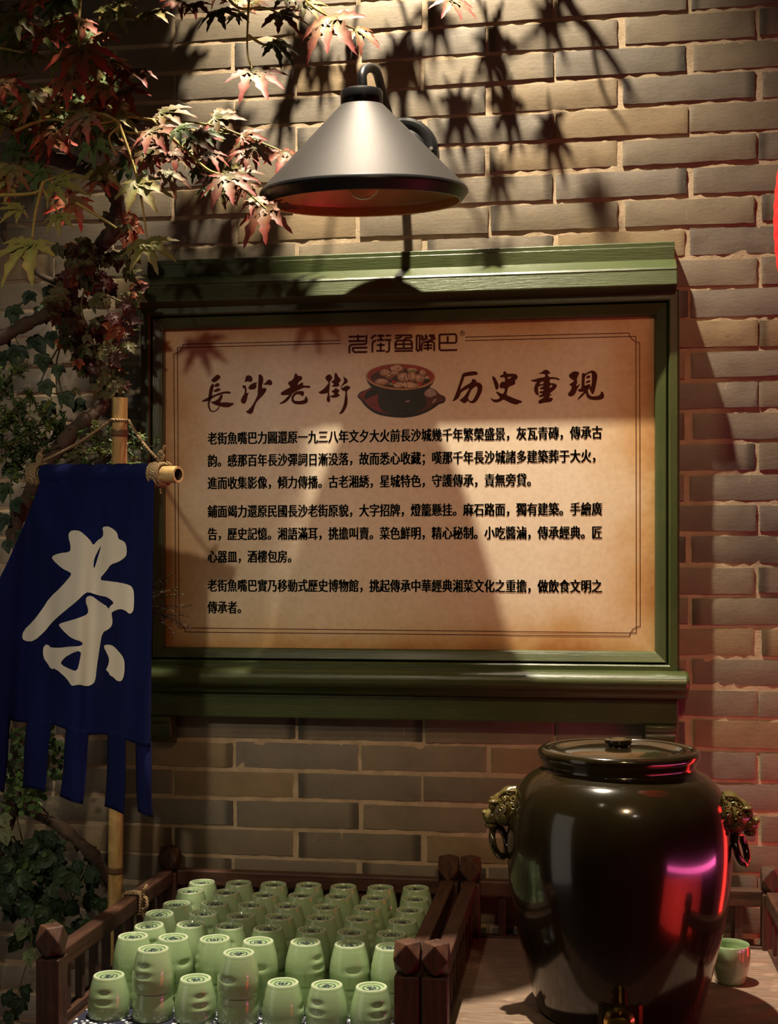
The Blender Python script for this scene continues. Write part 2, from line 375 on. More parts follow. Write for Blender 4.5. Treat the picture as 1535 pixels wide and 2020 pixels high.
for (xc) in (XL-.012, XR+.010):
    m = MB(); z0 = zb_
    m.extrude_x([(-.0005, z0), (-.046, z0), (-.050, z0-.006), (-.046, z0-.013), (-.040, z0-.016), (-.043, z0-.024), (-.042, z0-.034), (-.034, z0-.046), (-.020, z0-.054), (-.0005, z0-.057)], xc-.030, xc+.030)
    m.build('corbel', M_GREEN, board, bevel=.003, smooth=40)

def chaikin(p, n=1):
    for _ in range(n):
        q = []
        for i in range(len(p)):
            a, b = p[i], p[(i+1) % len(p)]
            q += [(a[0]*.75+b[0]*.25, a[1]*.75+b[1]*.25), (a[0]*.25+b[0]*.75, a[1]*.25+b[1]*.75)]
        p = q
    return p
def inside(pt, poly):
    x, y = pt; c = False; j = len(poly)-1
    for i in range(len(poly)):
        if (poly[i][1] > y) != (poly[j][1] > y) and x < (poly[j][0]-poly[i][0])*(y-poly[i][1])/(poly[j][1]-poly[i][1]+1e-12)+poly[i][0]: c = not c
        j = i
    return c
def fill(outer, holes, fn, mb, mat=0, grid=None, sm=1):
    """triangulate a px-space outline and map each point with fn(px,py)"""
    outs = chaikin(outer, sm) if sm else outer; hs = [chaikin(h, sm) if sm else h for h in holes]
    vs = [Vector(p) for p in outs]; es = [(i, (i+1) % len(outs)) for i in range(len(outs))]
    for h in hs:
        b = len(vs); vs += [Vector(p) for p in h]; es += [(b+i, b+(i+1) % len(h)) for i in range(len(h))]
    if grid:
        xs = [p[0] for p in outs]; ys = [p[1] for p in outs]
        x = min(xs)
        while x < max(xs):
            y = min(ys)
            while y < max(ys):
                if inside((x, y), outs) and not any(inside((x, y), h) for h in hs): vs.append(Vector((x, y)))
                y += grid
            x += grid
    V, E, Fc, _, _, _ = delaunay_2d_cdt(vs, es, [], 0, 1e-5)
    fs = []
    for f in Fc:
        c = sum((V[i] for i in f), Vector((0, 0)))/len(f)
        if inside(c, outs) and not any(inside(c, h) for h in hs):
            a, b, d = (V[i] for i in f[:3])
            fs.append(tuple(f) if (b-a).cross(d-a) < 0 else tuple(f)[::-1])
    mb.add([fn(p.x, p.y) for p in V], fs, mat)
def stroke(pts, wd, fn, mb, mat=0, closed=False):
    """constant width line in px space with square joints"""
    n = len(pts); P = [Vector(p) for p in pts]; L = []; Rr = []
    for i in range(n):
        a = P[i-1] if i > 0 or closed else None; b = P[(i+1) % n] if i < n-1 or closed else None
        d1 = (P[i]-a).normalized() if a is not None else None; d2 = (b-P[i]).normalized() if b is not None else None
        if d1 is None: d1 = d2
        if d2 is None: d2 = d1
        n1 = Vector((-d1.y, d1.x)); n2 = Vector((-d2.y, d2.x)); nn = n1+n2
        nn = nn/max(0.35, nn.dot(n1)) if nn.length > 1e-4 else n1
        L.append(P[i]+nn*wd/2); Rr.append(P[i]-nn*wd/2)
    vs = [fn(p.x, p.y) for p in L] + [fn(p.x, p.y) for p in Rr]
    rng = range(n if closed else n-1)
    mb.add(vs, [(i, (i+1) % n, n+(i+1) % n, n+i) for i in rng], mat)
onp = lambda d: (lambda x, y: at(x, y, YP-d))
# border
m = MB(); fn = onp(.0005)
def arc(a, b, ctr, n=6):
    """concave corner between a and b"""
    out = []
    for i in range(1, n):
        t = i/n; p = Vector(a).lerp(Vector(b), t); q = p.lerp(Vector(ctr), -.30*math.sin(math.pi*t)*1.0); out.append((q.x, q.y))
    return out
TLc, TRc, BLc, BRc = (350, 686), (1254.5, 663.5), (353.5, 1238.5), (1255.5, 1248.5)
stroke([(672, 677.6-.0), TLc, BLc, BRc, TRc, (918, 672)], 1.4, fn, m)
pL = [(672, 671.5), (361, 679.3)] + [(360, 686), (355, 693), (348, 697)] + [(343, 699), (347, 1228)] + [(352, 1229), (360, 1235), (364.5, 1241)] + [(365.3, 1246.7), (1242.3, 1255.2)]
pL += [(1243.5, 1249), (1249, 1241), (1256, 1237)] + [(1263, 1235.5), (1262, 676)] + [(1254, 674.5), (1247, 669), (1242.5, 663)] + [(1241, 656.8), (918, 665)]
stroke(pL, 1.4, fn, m); m.build('border_lines', M_BROWNINK, panel)
# logo
m = MB(); fn0 = onp(.0006); S = 240/1535; fn = lambda x, y: fn0(680+x*S, 650+y*S)
for pl in [[(50,92),(256,88)],[(168,66),(168,148)],[(50,148),(256,143)],[(276,70),(272,168),(255,185),(85,191),(60,215),(60,300)],[(285,228),(103,232),(103,264),(123,286),(285,283)],
    [(398,74),(362,84),(335,120)],[(398,140),(366,150),(350,178),(350,290)],[(410,80),(500,78)],[(455,60),(455,140)],[(408,135),(500,132)],[(408,197),(505,195)],[(455,165),(455,270)],[(400,270),(510,268)],[(518,78),(588,75)],[(508,132),(590,130)],[(563,135),(562,262),(547,280),(520,283)],
    [(636,76),(835,71),(848,86),(836,103),(775,106),(740,142)],[(634,112),(690,106),(722,84)],[(640,240),(640,165),(663,141),(828,136),(850,160),(850,236),(640,240)],[(640,187),(850,184)],[(745,140),(745,238)],[(628,272),(862,268)],
    [(908,72),(908,254),(926,272),(946,252),(946,75),(908,75)],[(975,66),(975,118)],[(975,98),(1000,96)],[(1022,60),(1022,118)],[(1022,90),(1050,88)],[(962,132),(1050,116)],[(1082,60),(1082,98)],[(1062,76),(1138,70)],[(1082,100),(1128,95),(1136,116),(1078,132),(1046,152),(992,160),(972,185),(970,275)],[(1000,162),(1108,152),(1130,172),(1130,270)],[(1050,150),(1050,266)],[(992,200),(1105,196)],[(992,238),(1105,234)],
    [(1196,62),(1196,244),(1215,263),(1420,258)],[(1196,63),(1392,58),(1410,76),(1410,154),(1394,168),(1196,169)],[(1300,85),(1300,168)]]:
    stroke(pl, 24, fn, m)
stroke([(1485+32*math.cos(2*math.pi*i/20), 47+32*math.sin(2*math.pi*i/20)) for i in range(20)], 5, fn, m, closed=True)
for pl in [[(1476,66),(1476,30),(1492,30),(1498,40),(1490,48),(1476,48)],[(1486,48),(1498,66)]]: stroke(pl, 6, fn, m)
m.build('logo_lettering', M_BROWNINK, panel)
# brush heading
H1 = [[(250,285),(300,240),(350,190),(385,183),(425,205),(435,250),(385,280),(350,320),(310,328),(275,318)],
 [(290,345),(310,370),(300,430),(285,500),(270,570),(255,640),(240,700),(195,695),(200,620),(210,540),(225,450),(245,390)],
 [(305,400),(340,355),(385,335),(420,365),(405,405),(340,418)],[(290,500),(340,455),(400,432),(440,460),(410,490),(340,515)],
 [(70,680),(130,650),(230,595),(330,560),(420,520),(540,498),(600,500),(637,535),(600,545),(530,535),(420,565),(320,600),(250,650),(180,690),(90,695)],
 [(430,570),(475,560),(470,620),(440,670),(435,700),(400,715),(340,735),(280,720),(240,695),(310,690),(370,655),(410,610)],
 [(240,690),(340,700),(450,710),(540,705),(620,715),(690,720),(680,750),(640,770),(600,800),(500,800),(430,785),(340,760),(280,730)],
 [(185,690),(230,690),(225,760),(240,830),(275,870),(330,865),(380,820),(400,780),(420,790),(390,840),(330,885),(270,892),(225,865),(195,800)],
 [(875,325),(900,290),(905,230),(940,193),(990,195),(1035,235),(1040,290),(1010,325),(960,308),(910,315)],
 [(840,400),(870,380),(915,395),(920,440),(930,490),(915,530),(950,530),(978,510),(950,560),(935,640),(910,720),(870,738),(830,715),(812,670),(840,610),(880,550),(895,490),(890,450),(855,430)],
 [(955,435),(985,380),(1050,340),(1130,325),(1105,370),(1118,410),(1090,455),(1030,468),(975,460)],
 [(1150,190),(1180,170),(1225,205),(1247,270),(1235,340),(1220,390),(1220,450),(1265,425),(1308,455),(1290,500),(1240,570),(1190,620),(1130,680),(1090,750),(1065,830),(1045,900),(1000,932),(950,915),(905,880),(950,860),(1010,800),(1060,720),(1110,620),(1140,550),(1130,510),(1145,440),(1145,330),(1155,240)],
 [(1230,350),(1275,350),(1310,300),(1350,270),(1395,290),(1420,350),(1385,390),(1330,370),(1270,380)]]
H2 = [[(385,235),(395,180),(420,148),(445,180),(455,210),(500,203),(540,225),(540,270),(510,295),(480,315),(460,345),(450,385),(500,350),(545,325),(560,350),(555,390),(630,390),(680,390),(695,420),(675,440),(620,425),(570,430),(500,460),(420,500),(350,540),(330,590),(290,650),(230,705),(160,735),(110,738),(110,720),(170,690),(240,620),(300,560),(240,570),(160,575),(125,545),(150,510),(240,460),(325,420),(290,380),(265,345),(300,305),(350,290)],
 [(330,640),(350,570),(400,515),(470,492),(560,492),(578,515),(570,570),(550,595),(520,575),(490,555),(440,550),(395,580),(375,630),(385,670),(430,682),(520,680),(570,665),(595,630),(600,580),(630,610),(650,650),(645,700),(600,735),(500,748),(400,740),(345,700)],
 [(970,240),(1010,195),(1055,172),(1095,200),(1113,250),(1080,295),(1060,330),(1065,400),(1050,490),(1050,560),(1070,630),(1068,690),(1045,710),(1010,690),(1000,640),(1020,580),(1030,520),(970,545),(900,550),(835,515),(900,490),(970,430),(1020,370),(1045,325),(1000,290)],
 [(1150,180),(1170,138),(1200,170),(1225,225),(1278,280),(1255,315),(1225,345),(1255,390),(1200,415),(1110,410),(1095,395),(1150,365),(1090,325),(1100,305),(1150,280),(1148,220)],
 [(1090,495),(1150,465),(1170,430),(1200,450),(1260,485),(1225,510),(1215,545),(1255,555),(1240,590),(1180,615),(1130,620),(1060,600),(1060,590),(1140,565),(1150,540),(1110,515)],
 [(1310,222),(1350,235),(1400,280),(1405,320),(1370,350),(1330,370),(1300,400),(1275,430),(1310,435),(1350,400),(1400,388),(1460,420),(1430,460),(1395,480),(1385,540),(1400,620),(1400,720),(1370,820),(1310,910),(1255,935),(1238,915),(1270,880),(1310,800),(1335,700),(1350,600),(1360,490),(1310,490),(1270,450),(1270,410),(1310,350),(1335,300),(1330,260)]]
H3 = [([(310,155),(420,130),(545,115),(600,140),(600,185),(520,195),(345,215),(340,260),(310,340),(285,400),(270,480),(285,450),(370,390),(460,340),(490,310),(490,275),(520,260),(565,280),(580,330),(640,335),(695,390),(680,500),(640,590),(580,690),(520,725),(460,720),(410,670),(380,715),(345,725),(300,700),(250,660),(310,630),(370,560),(420,480),(445,430),(360,470),(280,520),(260,590),(210,655),(110,697),(150,630),(200,500),(240,380),(280,270)],
  [[(575,395),(600,430),(585,520),(540,610),(510,665),(470,690),(430,660),(415,625),(440,560),(480,470),(530,425)]]),
 [(870,235),(895,205),(940,250),(985,340),(1000,400),(990,450),(965,472),(935,455),(915,370),(890,290)],
 ([(1075,140),(1110,112),(1145,135),(1150,165),(1230,165),(1310,165),(1355,200),(1360,245),(1300,300),(1318,345),(1290,375),(1175,415),(1165,490),(1140,570),(1220,600),(1310,640),(1445,685),(1430,715),(1380,720),(1360,745),(1300,745),(1200,710),(1130,670),(1080,650),(1020,695),(950,712),(890,695),(855,650),(850,600),(870,640),(920,655),(980,650),(1025,620),(980,560),(940,510),(955,500),(1020,530),(1080,550),(1110,490),(1112,435),(1030,445),(1010,400),(1030,335),(1080,310),(1115,325),(1115,225),(1040,240),(1015,220),(1050,185),(1095,175)],
  [[(1160,230),(1250,215),(1220,245),(1175,272)]])]
H4 = [([(200,160),(270,140),(310,105),(350,88),(400,100),(440,150),(430,168),(385,170),(410,230),(480,228),(570,240),(622,272),(605,293),(540,265),(425,265),(430,345),(500,343),(560,370),(565,400),(530,460),(440,525),(430,555),(485,560),(430,580),(410,615),(470,620),(495,635),(460,690),(420,705),(340,710),(235,735),(212,715),(215,670),(310,620),(330,595),(235,613),(220,600),(240,570),(310,545),(230,530),(230,500),(310,490),(320,465),(240,455),(235,435),(310,405),(315,385),(220,400),(205,440),(210,520),(225,560),(210,580),(160,550),(130,480),(140,400),(170,340),(200,318),(130,320),(50,290),(140,275),(250,240),(330,230),(345,210),(340,170),(250,165)],
  [[(225,365),(260,325),(300,305),(318,335),(300,360)],[(430,385),(490,378),(465,415),(430,438)]]),
 [(780,200),(830,150),(905,112),(990,135),(975,190),(950,240),(940,290),(955,320),(930,380),(935,405),(1000,352),(1005,365),(960,430),(930,500),(900,565),(820,605),(770,570),(780,530),(830,475),(850,400),(790,378),(830,345),(890,310),(880,285),(830,265)],
 ([(1035,160),(1070,150),(1100,170),(1160,125),(1230,98),(1300,125),(1335,200),(1320,290),(1300,400),(1280,490),(1245,565),(1215,530),(1185,450),(1155,450),(1150,500),(1170,560),(1220,595),(1330,590),(1385,560),(1405,490),(1440,520),(1462,580),(1450,630),(1380,660),(1260,665),(1170,645),(1120,590),(1115,520),(1050,590),(960,665),(955,640),(1020,560),(1085,500),(1000,510),(960,490),(970,460),(1030,445),(1030,340),(1035,240)],
  [[(1100,195),(1200,145),(1225,155),(1228,260),(1220,380),(1195,430),(1150,400),(1090,405),(1088,300)]]),
 [(1115,235),(1150,195),(1195,200),(1190,240),(1130,260)],[(1105,330),(1150,290),(1205,290),(1190,325),(1120,350)],[(1085,400),(1150,365),(1200,365),(1200,420),(1140,440),(1085,430)]]
S = 160/1535
for polys, ox in ((H1, 390), (H2, 540), (H3, 880), (H4, 1040)):
    if ox in (390, 880): m = MB()
    for p in polys:
        o, h = p if isinstance(p, tuple) else (p, [])
        fill(o, h, lambda x, y: fn0(ox+x*S, 720+y*S), m)
    if ox in (540, 1040): m.build('heading_lettering', M_BROWNINK, panel)
# body text
LINES = [("老街魚嘴巴力圖還原一九三八年文夕大火前長沙城幾千年繁榮盛景，灰瓦青磚，傳承古", 865.5), ("韵。感那百年長沙彈詞日漸没落，故而悉心收藏；嘆那千年長沙城諸多建築葬于大火，", 909.5), ("進而收集影像，傾力傳播。古老湘綉，星城特色，守護傳承，責無旁貸。", 953.5),
 ("鋪面竭力還原民國長沙老街原貌，大字招牌，燈籠懸挂。麻石路面，獨有建築。手繪廣", 1009.5), ("告，歷史記憶。湘語滿耳，挑擔叫賣。菜色鮮明，精心秘制。小吃醬滷，傳承經典。匠", 1054), ("心器皿，酒樓包房。", 1098.5),
 ("老街魚嘴巴實乃移動式歷史博物館，挑起傳承中華經典湘菜文化之重擔，做飲食文明之", 1155.5), ("傳承者。", 1198.5)]
m = MB(); dg = None
p0 = at(409.5, 1000, YP); p1 = at(1188, 1000, YP); adv = (p1.x-p0.x)/38
for txt, yc in LINES:
    cu = bpy.data.curves.new('line', 'FONT'); cu.body = txt; cu.size = 1.0; cu.offset = 0.0; cu.resolution_u = 3
    to = bpy.data.objects.new('line', cu); COL.objects.link(to); bpy.context.view_layer.update()
    dg = bpy.context.evaluated_depsgraph_get(); ev = to.evaluated_get(dg); me = ev.to_mesh()
    xs = [v.co.x for v in me.vertices]; full = max(xs)-min(xs)
    # em width from a reference: characters are monospaced
    em = EM if 'EM' in globals() else None
    if em is None:
        EM = em = full/(len(txt)-0.06)
    zc = at(420, yc, YP).z; sxx = adv/em; szz = 0.0268
    zs = [v.co.y for v in me.vertices]
    for ox_, oz_ in ((0, 0), (.0008, 0), (-.0008, 0), (.0004, .0003), (-.0005, -.0003)):
        vs = [(p0.x + v.co.x*sxx + ox_, YP-.0006, zc + (v.co.y/em - 0.36)*szz + oz_) for v in me.vertices]
        m.add(vs, [tuple(p.vertices) for p in me.polygons])
    ev.to_mesh_clear(); bpy.data.objects.remove(to)
m.build('body_lettering', M_INK, panel)
# printed picture of a bowl
P_ = {}
def pm(n, c): P_[n] = plain('print_'+n, c, 0.45, 0.2, 120); return P_[n]
pms = [pm('saucer', (0.10, 0.022, 0.014)), pm('saucer_red', (0.20, 0.028, 0.020)), pm('dark', (0.020, 0.016, 0.012)), pm('rim', (0.48, 0.25, 0.13)), pm('red', (0.33, 0.045, 0.03)), pm('soup', (0.075, 0.025, 0.012)),
       pm('meat', (0.50, 0.29, 0.18)), pm('meat_light', (0.62, 0.42, 0.27)), pm('meat_dark', (0.27, 0.11, 0.06)), pm('green', (0.30, 0.30, 0.10)), pm('chili', (0.45, 0.03, 0.02)), pm('gloss', (0.36, 0.25, 0.22)), pm('black', (0.012, 0.008, 0.007))]
m = MB(); S = 200/1535; LV = [0]
def pic(poly, mat, lv, sm=1): fill(poly, [], lambda x, y: at(690+x*S, 705+y*S, YP-.0006-lv*.00012), m, mat, sm=sm)
def ell(cx, cy, a, b, n=28, rot=0): return [(cx+a*math.cos(t)*math.cos(rot)-b*math.sin(t)*math.sin(rot), cy+a*math.cos(t)*math.sin(rot)+b*math.sin(t)*math.cos(rot)) for t in [2*math.pi*i/n for i in range(n)]]
pic([(110,600),(140,540),(180,510),(240,500),(310,455),(500,400),(1100,430),(1230,455),(1310,500),(1360,560),(1430,580),(1458,630),(1430,690),(1350,705),(1290,760),(1150,840),(1000,890),(830,915),(640,905),(430,870),(290,790),(210,710),(165,640)], 12, 0)
pic([(120,590),(150,530),(240,500),(320,455),(700,430),(1200,450),(1310,510),(1360,565),(1430,590),(1450,630),(1410,670),(1330,680),(1230,760),(1050,840),(820,880),(600,870),(420,820),(290,750),(215,660),(170,620)], 0, 1)
pic([(130,580),(180,515),(300,470),(430,520),(430,650),(450,770),(540,850),(420,815),(290,745),(220,650),(160,610)], 1, 2)
pic([(215,620),(250,530),(330,480),(430,520),(400,570),(300,600),(230,650)], 12, 3)
pic([(1110,545),(1210,455),(1280,490),(1330,560),(1250,600),(1170,600)], 11, 2)
pic([(1230,700),(1290,620),(1320,630),(1290,680)], 11, 2)
pic([(245,330),(300,420),(350,470),(400,495),(430,560),(430,690),(480,790),(600,850),(760,880),(960,860),(1120,780),(1180,690),(1130,580),(1110,540),(1200,460),(1270,380),(1295,310),(770,420)], 2, 4)
pic([(830,670),(880,650),(925,655),(870,680)], 11, 5)
pic(ell(770, 295, 530, 200, rot=.02), 3, 6); pic(ell(770, 283, 508, 180, rot=.02), 4, 7); pic(ell(770, 318, 455, 150, rot=.02), 5, 8)
rp = random.Random(5)
def lump(cx, cy, rx, ry, mat, lv):
    pic([(cx+rx*math.cos(t)*rp.uniform(.75, 1.12), cy+ry*math.sin(t)*rp.uniform(.75, 1.12)) for t in [2*math.pi*i/11 for i in range(11)]], mat, lv)
for (cx, cy, rx, ry, mt) in [(540,230,90,60,6),(490,370,105,55,6),(720,170,110,65,7),(690,240,80,45,6),(610,290,70,40,8),(820,300,110,85,6),(940,290,80,90,6),(1060,320,90,70,6),(1110,240,60,60,6),(740,420,100,50,7),(900,420,110,60,7),(1000,430,70,45,6),(950,190,90,35,7),(1180,310,40,35,7)]:
    lump(cx, cy, rx*1.05, ry*1.05, 8, 9); lump(cx-8, cy-6, rx*.85, ry*.8, mt, 10); lump(cx-15, cy-14, rx*.4, ry*.35, 7, 11)
    for q in range(2): lump(cx+rp.uniform(-.4, .4)*rx, cy+rp.uniform(-.3, .5)*ry, rx*.07, ry*.45, 8, 12)
for (cx, cy, rx, ry, mt) in [(675,375,38,30,10),(1060,400,35,22,10),(920,200,60,18,9),(960,215,40,12,9),(630,400,40,20,9),(1165,345,40,22,2),(970,280,14,60,7)]: lump(cx, cy, rx, ry, mt, 13)
m.build('bowl_picture', pms, panel)

# ------------------------------------------------------------------ wall lamp
LZ = 2.27; LC = atZ(718, 380, LZ); sc_ = LZ/F
RX = 205.6*sc_
lamp = thing('wall_lamp', 'dark conical gooseneck lamp on the brick wall above the green board', 'lamp', (0.036, 0, at(801, 300, 0).z))
TILT = Matrix.Rotation(R(8), 4, 'X'); ML = Matrix.Translation(LC) @ TILT
hc = 166*sc_/math.cos(R(8)); rc = 40.7*sc_
outer = [(rc*.98, hc), (RX*.985, .004), (RX, .0), (RX, -.004), (RX*.94, -.019), (RX*.925, -.0195)]
inner = [(RX*.915, -.018), (RX*.965, -.001), (RX*.955, .004), (rc*.9, hc-.004)]
m = MB(); prof = outer + inner
m.lathe(prof, 96, 0, ML, matf=lambda i: 0 if i < 1 else (1 if i < 5 else 2))
shade = m.build('shade', [M_SHADE, M_BLACK, M_COPPER], lamp, smooth=35)
m = MB(); m.lathe([(.001, hc-.004), (rc, hc-.004), (rc*1.02, hc), (rc*1.02, hc+.019), (rc*.96, hc+.023), (rc*.8, hc+.025), (rc*.3, hc+.027), (.001, hc+.027)], 48, 0, ML); m.build('collar', M_BLACK, lamp, smooth=30)
plc = Vector((at(796, 305, 0).x, -.018, at(796, 305, 0).z))
pts = spline([atZ(716, 190, 2.262), atZ(715.5, 165, 2.262), atZ(715, 148, 2.265), atZ(721, 137, 2.278), atZ(733, 134, 2.30), atZ(744, 145, 2.325), atZ(753, 178, 2.36), atZ(768, 230, 2.41), atZ(788, 280, 2.47), Vector((plc.x, plc.y+.002, plc.z))], 8)
m = MB(); m.tube(pts, .0083, 16); m.build('gooseneck_arm', M_BLACK, lamp, smooth=50)
MP = Matrix.Translation((plc.x, 0, plc.z)) @ Matrix.Rotation(R(90), 4, 'X')
m = MB(); m.lathe([(.001, .026), (.030, .026), (.038, .022), (.046, .016), (.053, .020), (.061, .020), (.0685, .013), (.0710, 0.0), (.001, 0.0)], 64, 0, MP); bp = m.build('backplate', M_BLACK, lamp, smooth=30)
m = MB(); q = Vector((plc.x+.0575, -.0195, plc.z+.002)); m.lathe([(.0001, .004), (.003, .004), (.0042, .0015), (.0042, -.002)], 14, 0, Matrix.Translation(q) @ Matrix.Rotation(R(90), 4, 'X')); sw = m.build('screw', plain('steel', (.4, .38, .33), .35, .1, metal=.9), bp, smooth=30); sw['label'] = 'pale steel screw head'
m = MB(); m.lathe([(.001, .0), (.007, .0005), (.014, .003), (.021, .008), (.0275, .016), (.031, .030), (.030, .048), (.026, .066), (.018, .086), (.013, .104)], 32, 0, ML @ Matrix.Translation((0, 0, -.012))); bl = m.build('bulb', M_GLASS, lamp, smooth=60); bl['label'] = 'clear glass bulb'
m = MB(); m.lathe([(.001, .09), (.014, .09), (.015, hc-.003), (.001, hc-.003)], 24, 0, ML); m.build('socket', M_BLACK, lamp, smooth=30)
m = MB(); m.tube([ML @ Vector((.010*math.cos(i*1.3), .010*math.sin(i*1.3), .02+.005*i)) for i in range(12)], .0008, 5); m.build('filament', M_FIL, bl)

# ------------------------------------------------------------------ table below (out of frame) and crates
ZFL = ZC-.71
tb = thing('side_table', 'dark wooden table under the cup crate and jar tray, mostly out of view', 'table', (.16, -.33, 0))
m = MB(); m.box((-.452, -.70, ZC-.775), (.80, -.012, ZC-.735)); m.build('table_top', M_WX, tb, bevel=.003)
for x in (-.42, .77):
    for y in (-.66, -.05):
        m = MB(); m.box((x-.025, y-.025, 0), (x+.025, y+.025, ZC-.775)); m.build('leg', M_WZ, tb, bevel=.003)

def crate(name, label, cat, x0, x1, floor_mat, zfl):
    y0, y1 = -.62, -.045
    t = thing(name, label, cat, ((x0+x1)/2, (y0+y1)/2, ZC-.735))
    zk = ZC-.572; h = .0185
    for x in (x0, x1):
        for y in (y0, y1):
            m = MB(); m.box((x-h, y-h, ZC-.735), (x+h, y+h, zk-.026)); p = m.build('post', M_WZ, t, bevel=.002)
            m = MB(); c = Vector((x, y, zk)); a = .0195; b = .0225
            V_ = [Vector(q) for q in ((1,0,1),(0,1,1),(-1,0,1),(0,-1,1),(1,1,0),(-1,1,0),(-1,-1,0),(1,-1,0),(1,0,-1),(0,1,-1),(-1,0,-1),(0,-1,-1))]
            V_ = [Vector((q.x*a, q.y*a, q.z*b)) for q in V_]
            m.add([c+q for q in V_], [(0,1,2,3),(11,10,9,8),(0,4,1),(1,5,2),(2,6,3),(3,7,0),(4,8,9),(5,9,10),(6,10,11),(7,11,8),(0,7,8,4),(1,4,9,5),(2,5,10,6),(3,6,11,7)])
            m.build('knob', M_WZ, p, bevel=.0015)
    for x in (x0, x1):
        m = MB(); m.box((x-.0125, y0+h-.001, ZC-.622), (x+.0125, y1-h+.001, ZC-.592)); m.build('top_rail', M_WY, t, bevel=.003)
        m = MB(); m.box((x-.010, y0+h-.001, ZC-.725), (x+.010, y1-h+.001, ZC-.697)); m.build('bottom_rail', M_WY, t, bevel=.002)
        for i in range(9):
            y = y0+.055+i*.058
            m = MB(); m.box((x-.006, y-.007, ZC-.700), (x+.006, y+.007, ZC-.620)); m.build('slat', M_WZ, t, bevel=.001)
    m = MB(); m.box((x0+h-.001, y1-.0125, ZC-.622), (x1-h+.001, y1+.0125, ZC-.592)); m.build('top_rail', M_WX, t, bevel=.003)
    m = MB(); m.box((x0+h-.001, y1-.010, ZC-.725), (x1-h+.001, y1+.010, ZC-.697)); m.build('bottom_rail', M_WX, t, bevel=.002)
    m = MB(); m.box((x0+h-.001, y0-.010, ZC-.735), (x1-h+.001, y0+.010, ZC-.722)); m.build('bottom_rail', M_WX, t, bevel=.002)
    for i in range(9):
        x = x0+.06+i*(x1-x0-.12)/8
        m = MB(); m.box((x-.007, y1-.006, ZC-.700), (x+.007, y1+.006, ZC-.620)); m.build('slat', M_WZ, t, bevel=.001)
    m = MB(); m.box((x0+.009, y0+.009, zfl-.013), (x1-.009, y1-.009, zfl-.0008)); fb = m.build('floor_board', floor_mat, t, bevel=.001)
    return t
crate('wooden_crate', 'dark wooden slatted crate full of upside-down green cups', 'crate', -.434, .123, M_WX, ZFL-.0015)
crate('wooden_tray', 'dark wooden slatted tray carrying the brown glazed jar', 'tray', .165, .724, M_FLOORW, ZC-.70)
m = MB(); m.add([(-.415, -.60, ZFL), (.104, -.60, ZFL), (.104, -.062, ZFL), (-.415, -.062, ZFL), (-.415, -.60, ZFL-.0012), (.104, -.60, ZFL-.0012), (.104, -.062, ZFL-.0012), (-.415, -.062, ZFL-.0012)], [(0, 1, 2, 3), (7, 6, 5, 4), (0, 4, 5, 1), (1, 5, 6, 2), (2, 6, 7, 3), (3, 7, 4, 0)])
tag(m.build('tray_cloth', M_SPRIG, org=(-.155, -.33, ZFL)), 'navy cloth with white flecks lining the bottom of the cup crate', 'cloth')

# ------------------------------------------------------------------ cups
def cup_mesh(m):
    SEG = 56
    out = [(.0236, 0), (.0246, .001), (.0252, .004), (.0268, .009), (.0287, .016), (.0303, .023), (.0316, .030), (.0325, .037), (.0331, .044), (.0332, .051), (.0329, .057), (.0323, .062), (.0319, .0642), (.0312, .065)]
    fine = []
    for (a, b) in zip(out, out[1:]):
        n = 3 if b[1]-a[1] > .003 else 1
        for q in range(n): fine.append((a[0]+(b[0]-a[0])*q/n, a[1]+(b[1]-a[1])*q/n))
    fine.append(out[-1]); no = len(fine)
    inn = [(.0307, .0643), (.0311, .057), (.0314, .048), (.0300, .034), (.0272, .018), (.0225, .008), (.001, .006)]
    bot = [(.0002, .0035), (.0190, .0030), (.0202, .0004)]
    prof = bot + fine + inn; nb = len(bot); b = len(m.v); vs = []
    for i, (r, z) in enumerate(prof):
        for k_ in range(SEG):
            a = 2*math.pi*k_/SEG; rr = r
            if nb <= i < nb+no:
                for (a0, z0, dp) in ((0, .022, .0028), (0, .036, .0030), (0, .050, .0024), (math.pi, .036, .0032)):
                    da = (a-a0+math.pi) % (2*math.pi)-math.pi
                    rr -= dp*math.exp(-(da*.032/.0105)**2*1.0 - ((z-z0)/.0042)**2)
            vs.append((rr*math.cos(a), rr*math.sin(a), z))
    m.v += vs; m.c += [(1, 1, 1)]*len(vs)
    for i in range(len(prof)-1):
        for k_ in range(SEG):
            m.f.append((b+i*SEG+k_, b+i*SEG+(k_+1) % SEG, b+(i+1)*SEG+(k_+1) % SEG, b+(i+1)*SEG+k_)); m.m.append(1 if i in (nb-1, nb) else 0)
ORG['proto'] = Vector((0, 0, 0))
def make_cup():
    t = thing('tea_cup', 'x', 'cup', (0, 0, 0))
    m = MB(); cup_mesh(m); m.build('body', [M_CEL, M_FOOT], t, smooth=50)
    m = MB()   # stamp under the foot: an oval ring and small brush marks
    zz = .0030
    f_ = lambda x, y: (x, y, zz-.00045)
    stroke([(.0132*math.cos(2*math.pi*i/28), .0132*math.sin(2*math.pi*i/28)) for i in range(28)], .0013, f_, m, closed=True)
    for pl in [[(-.007,.004),(-.003,.005)],[(-.005,.006),(-.005,-.003)],[(-.0075,.001),(-.003,.0015)],[(.000,.006),(-.001,-.004)],[(-.0005,.002),(.002,.0025)],[(.002,.005),(.0022,-.004)],[(.0045,.005),(.0075,.004)],[(.006,.006),(.0058,-.004)],[(.004,.000),(.008,.0005)],[(-.006,-.006),(.006,-.0055)]]:
        stroke(pl, .0017, f_, m)
    m.f = [f[::-1] for f in m.f]
    m.build('base_stamp', M_MARK, t)
    return t
proto = make_cup(); used = [False]
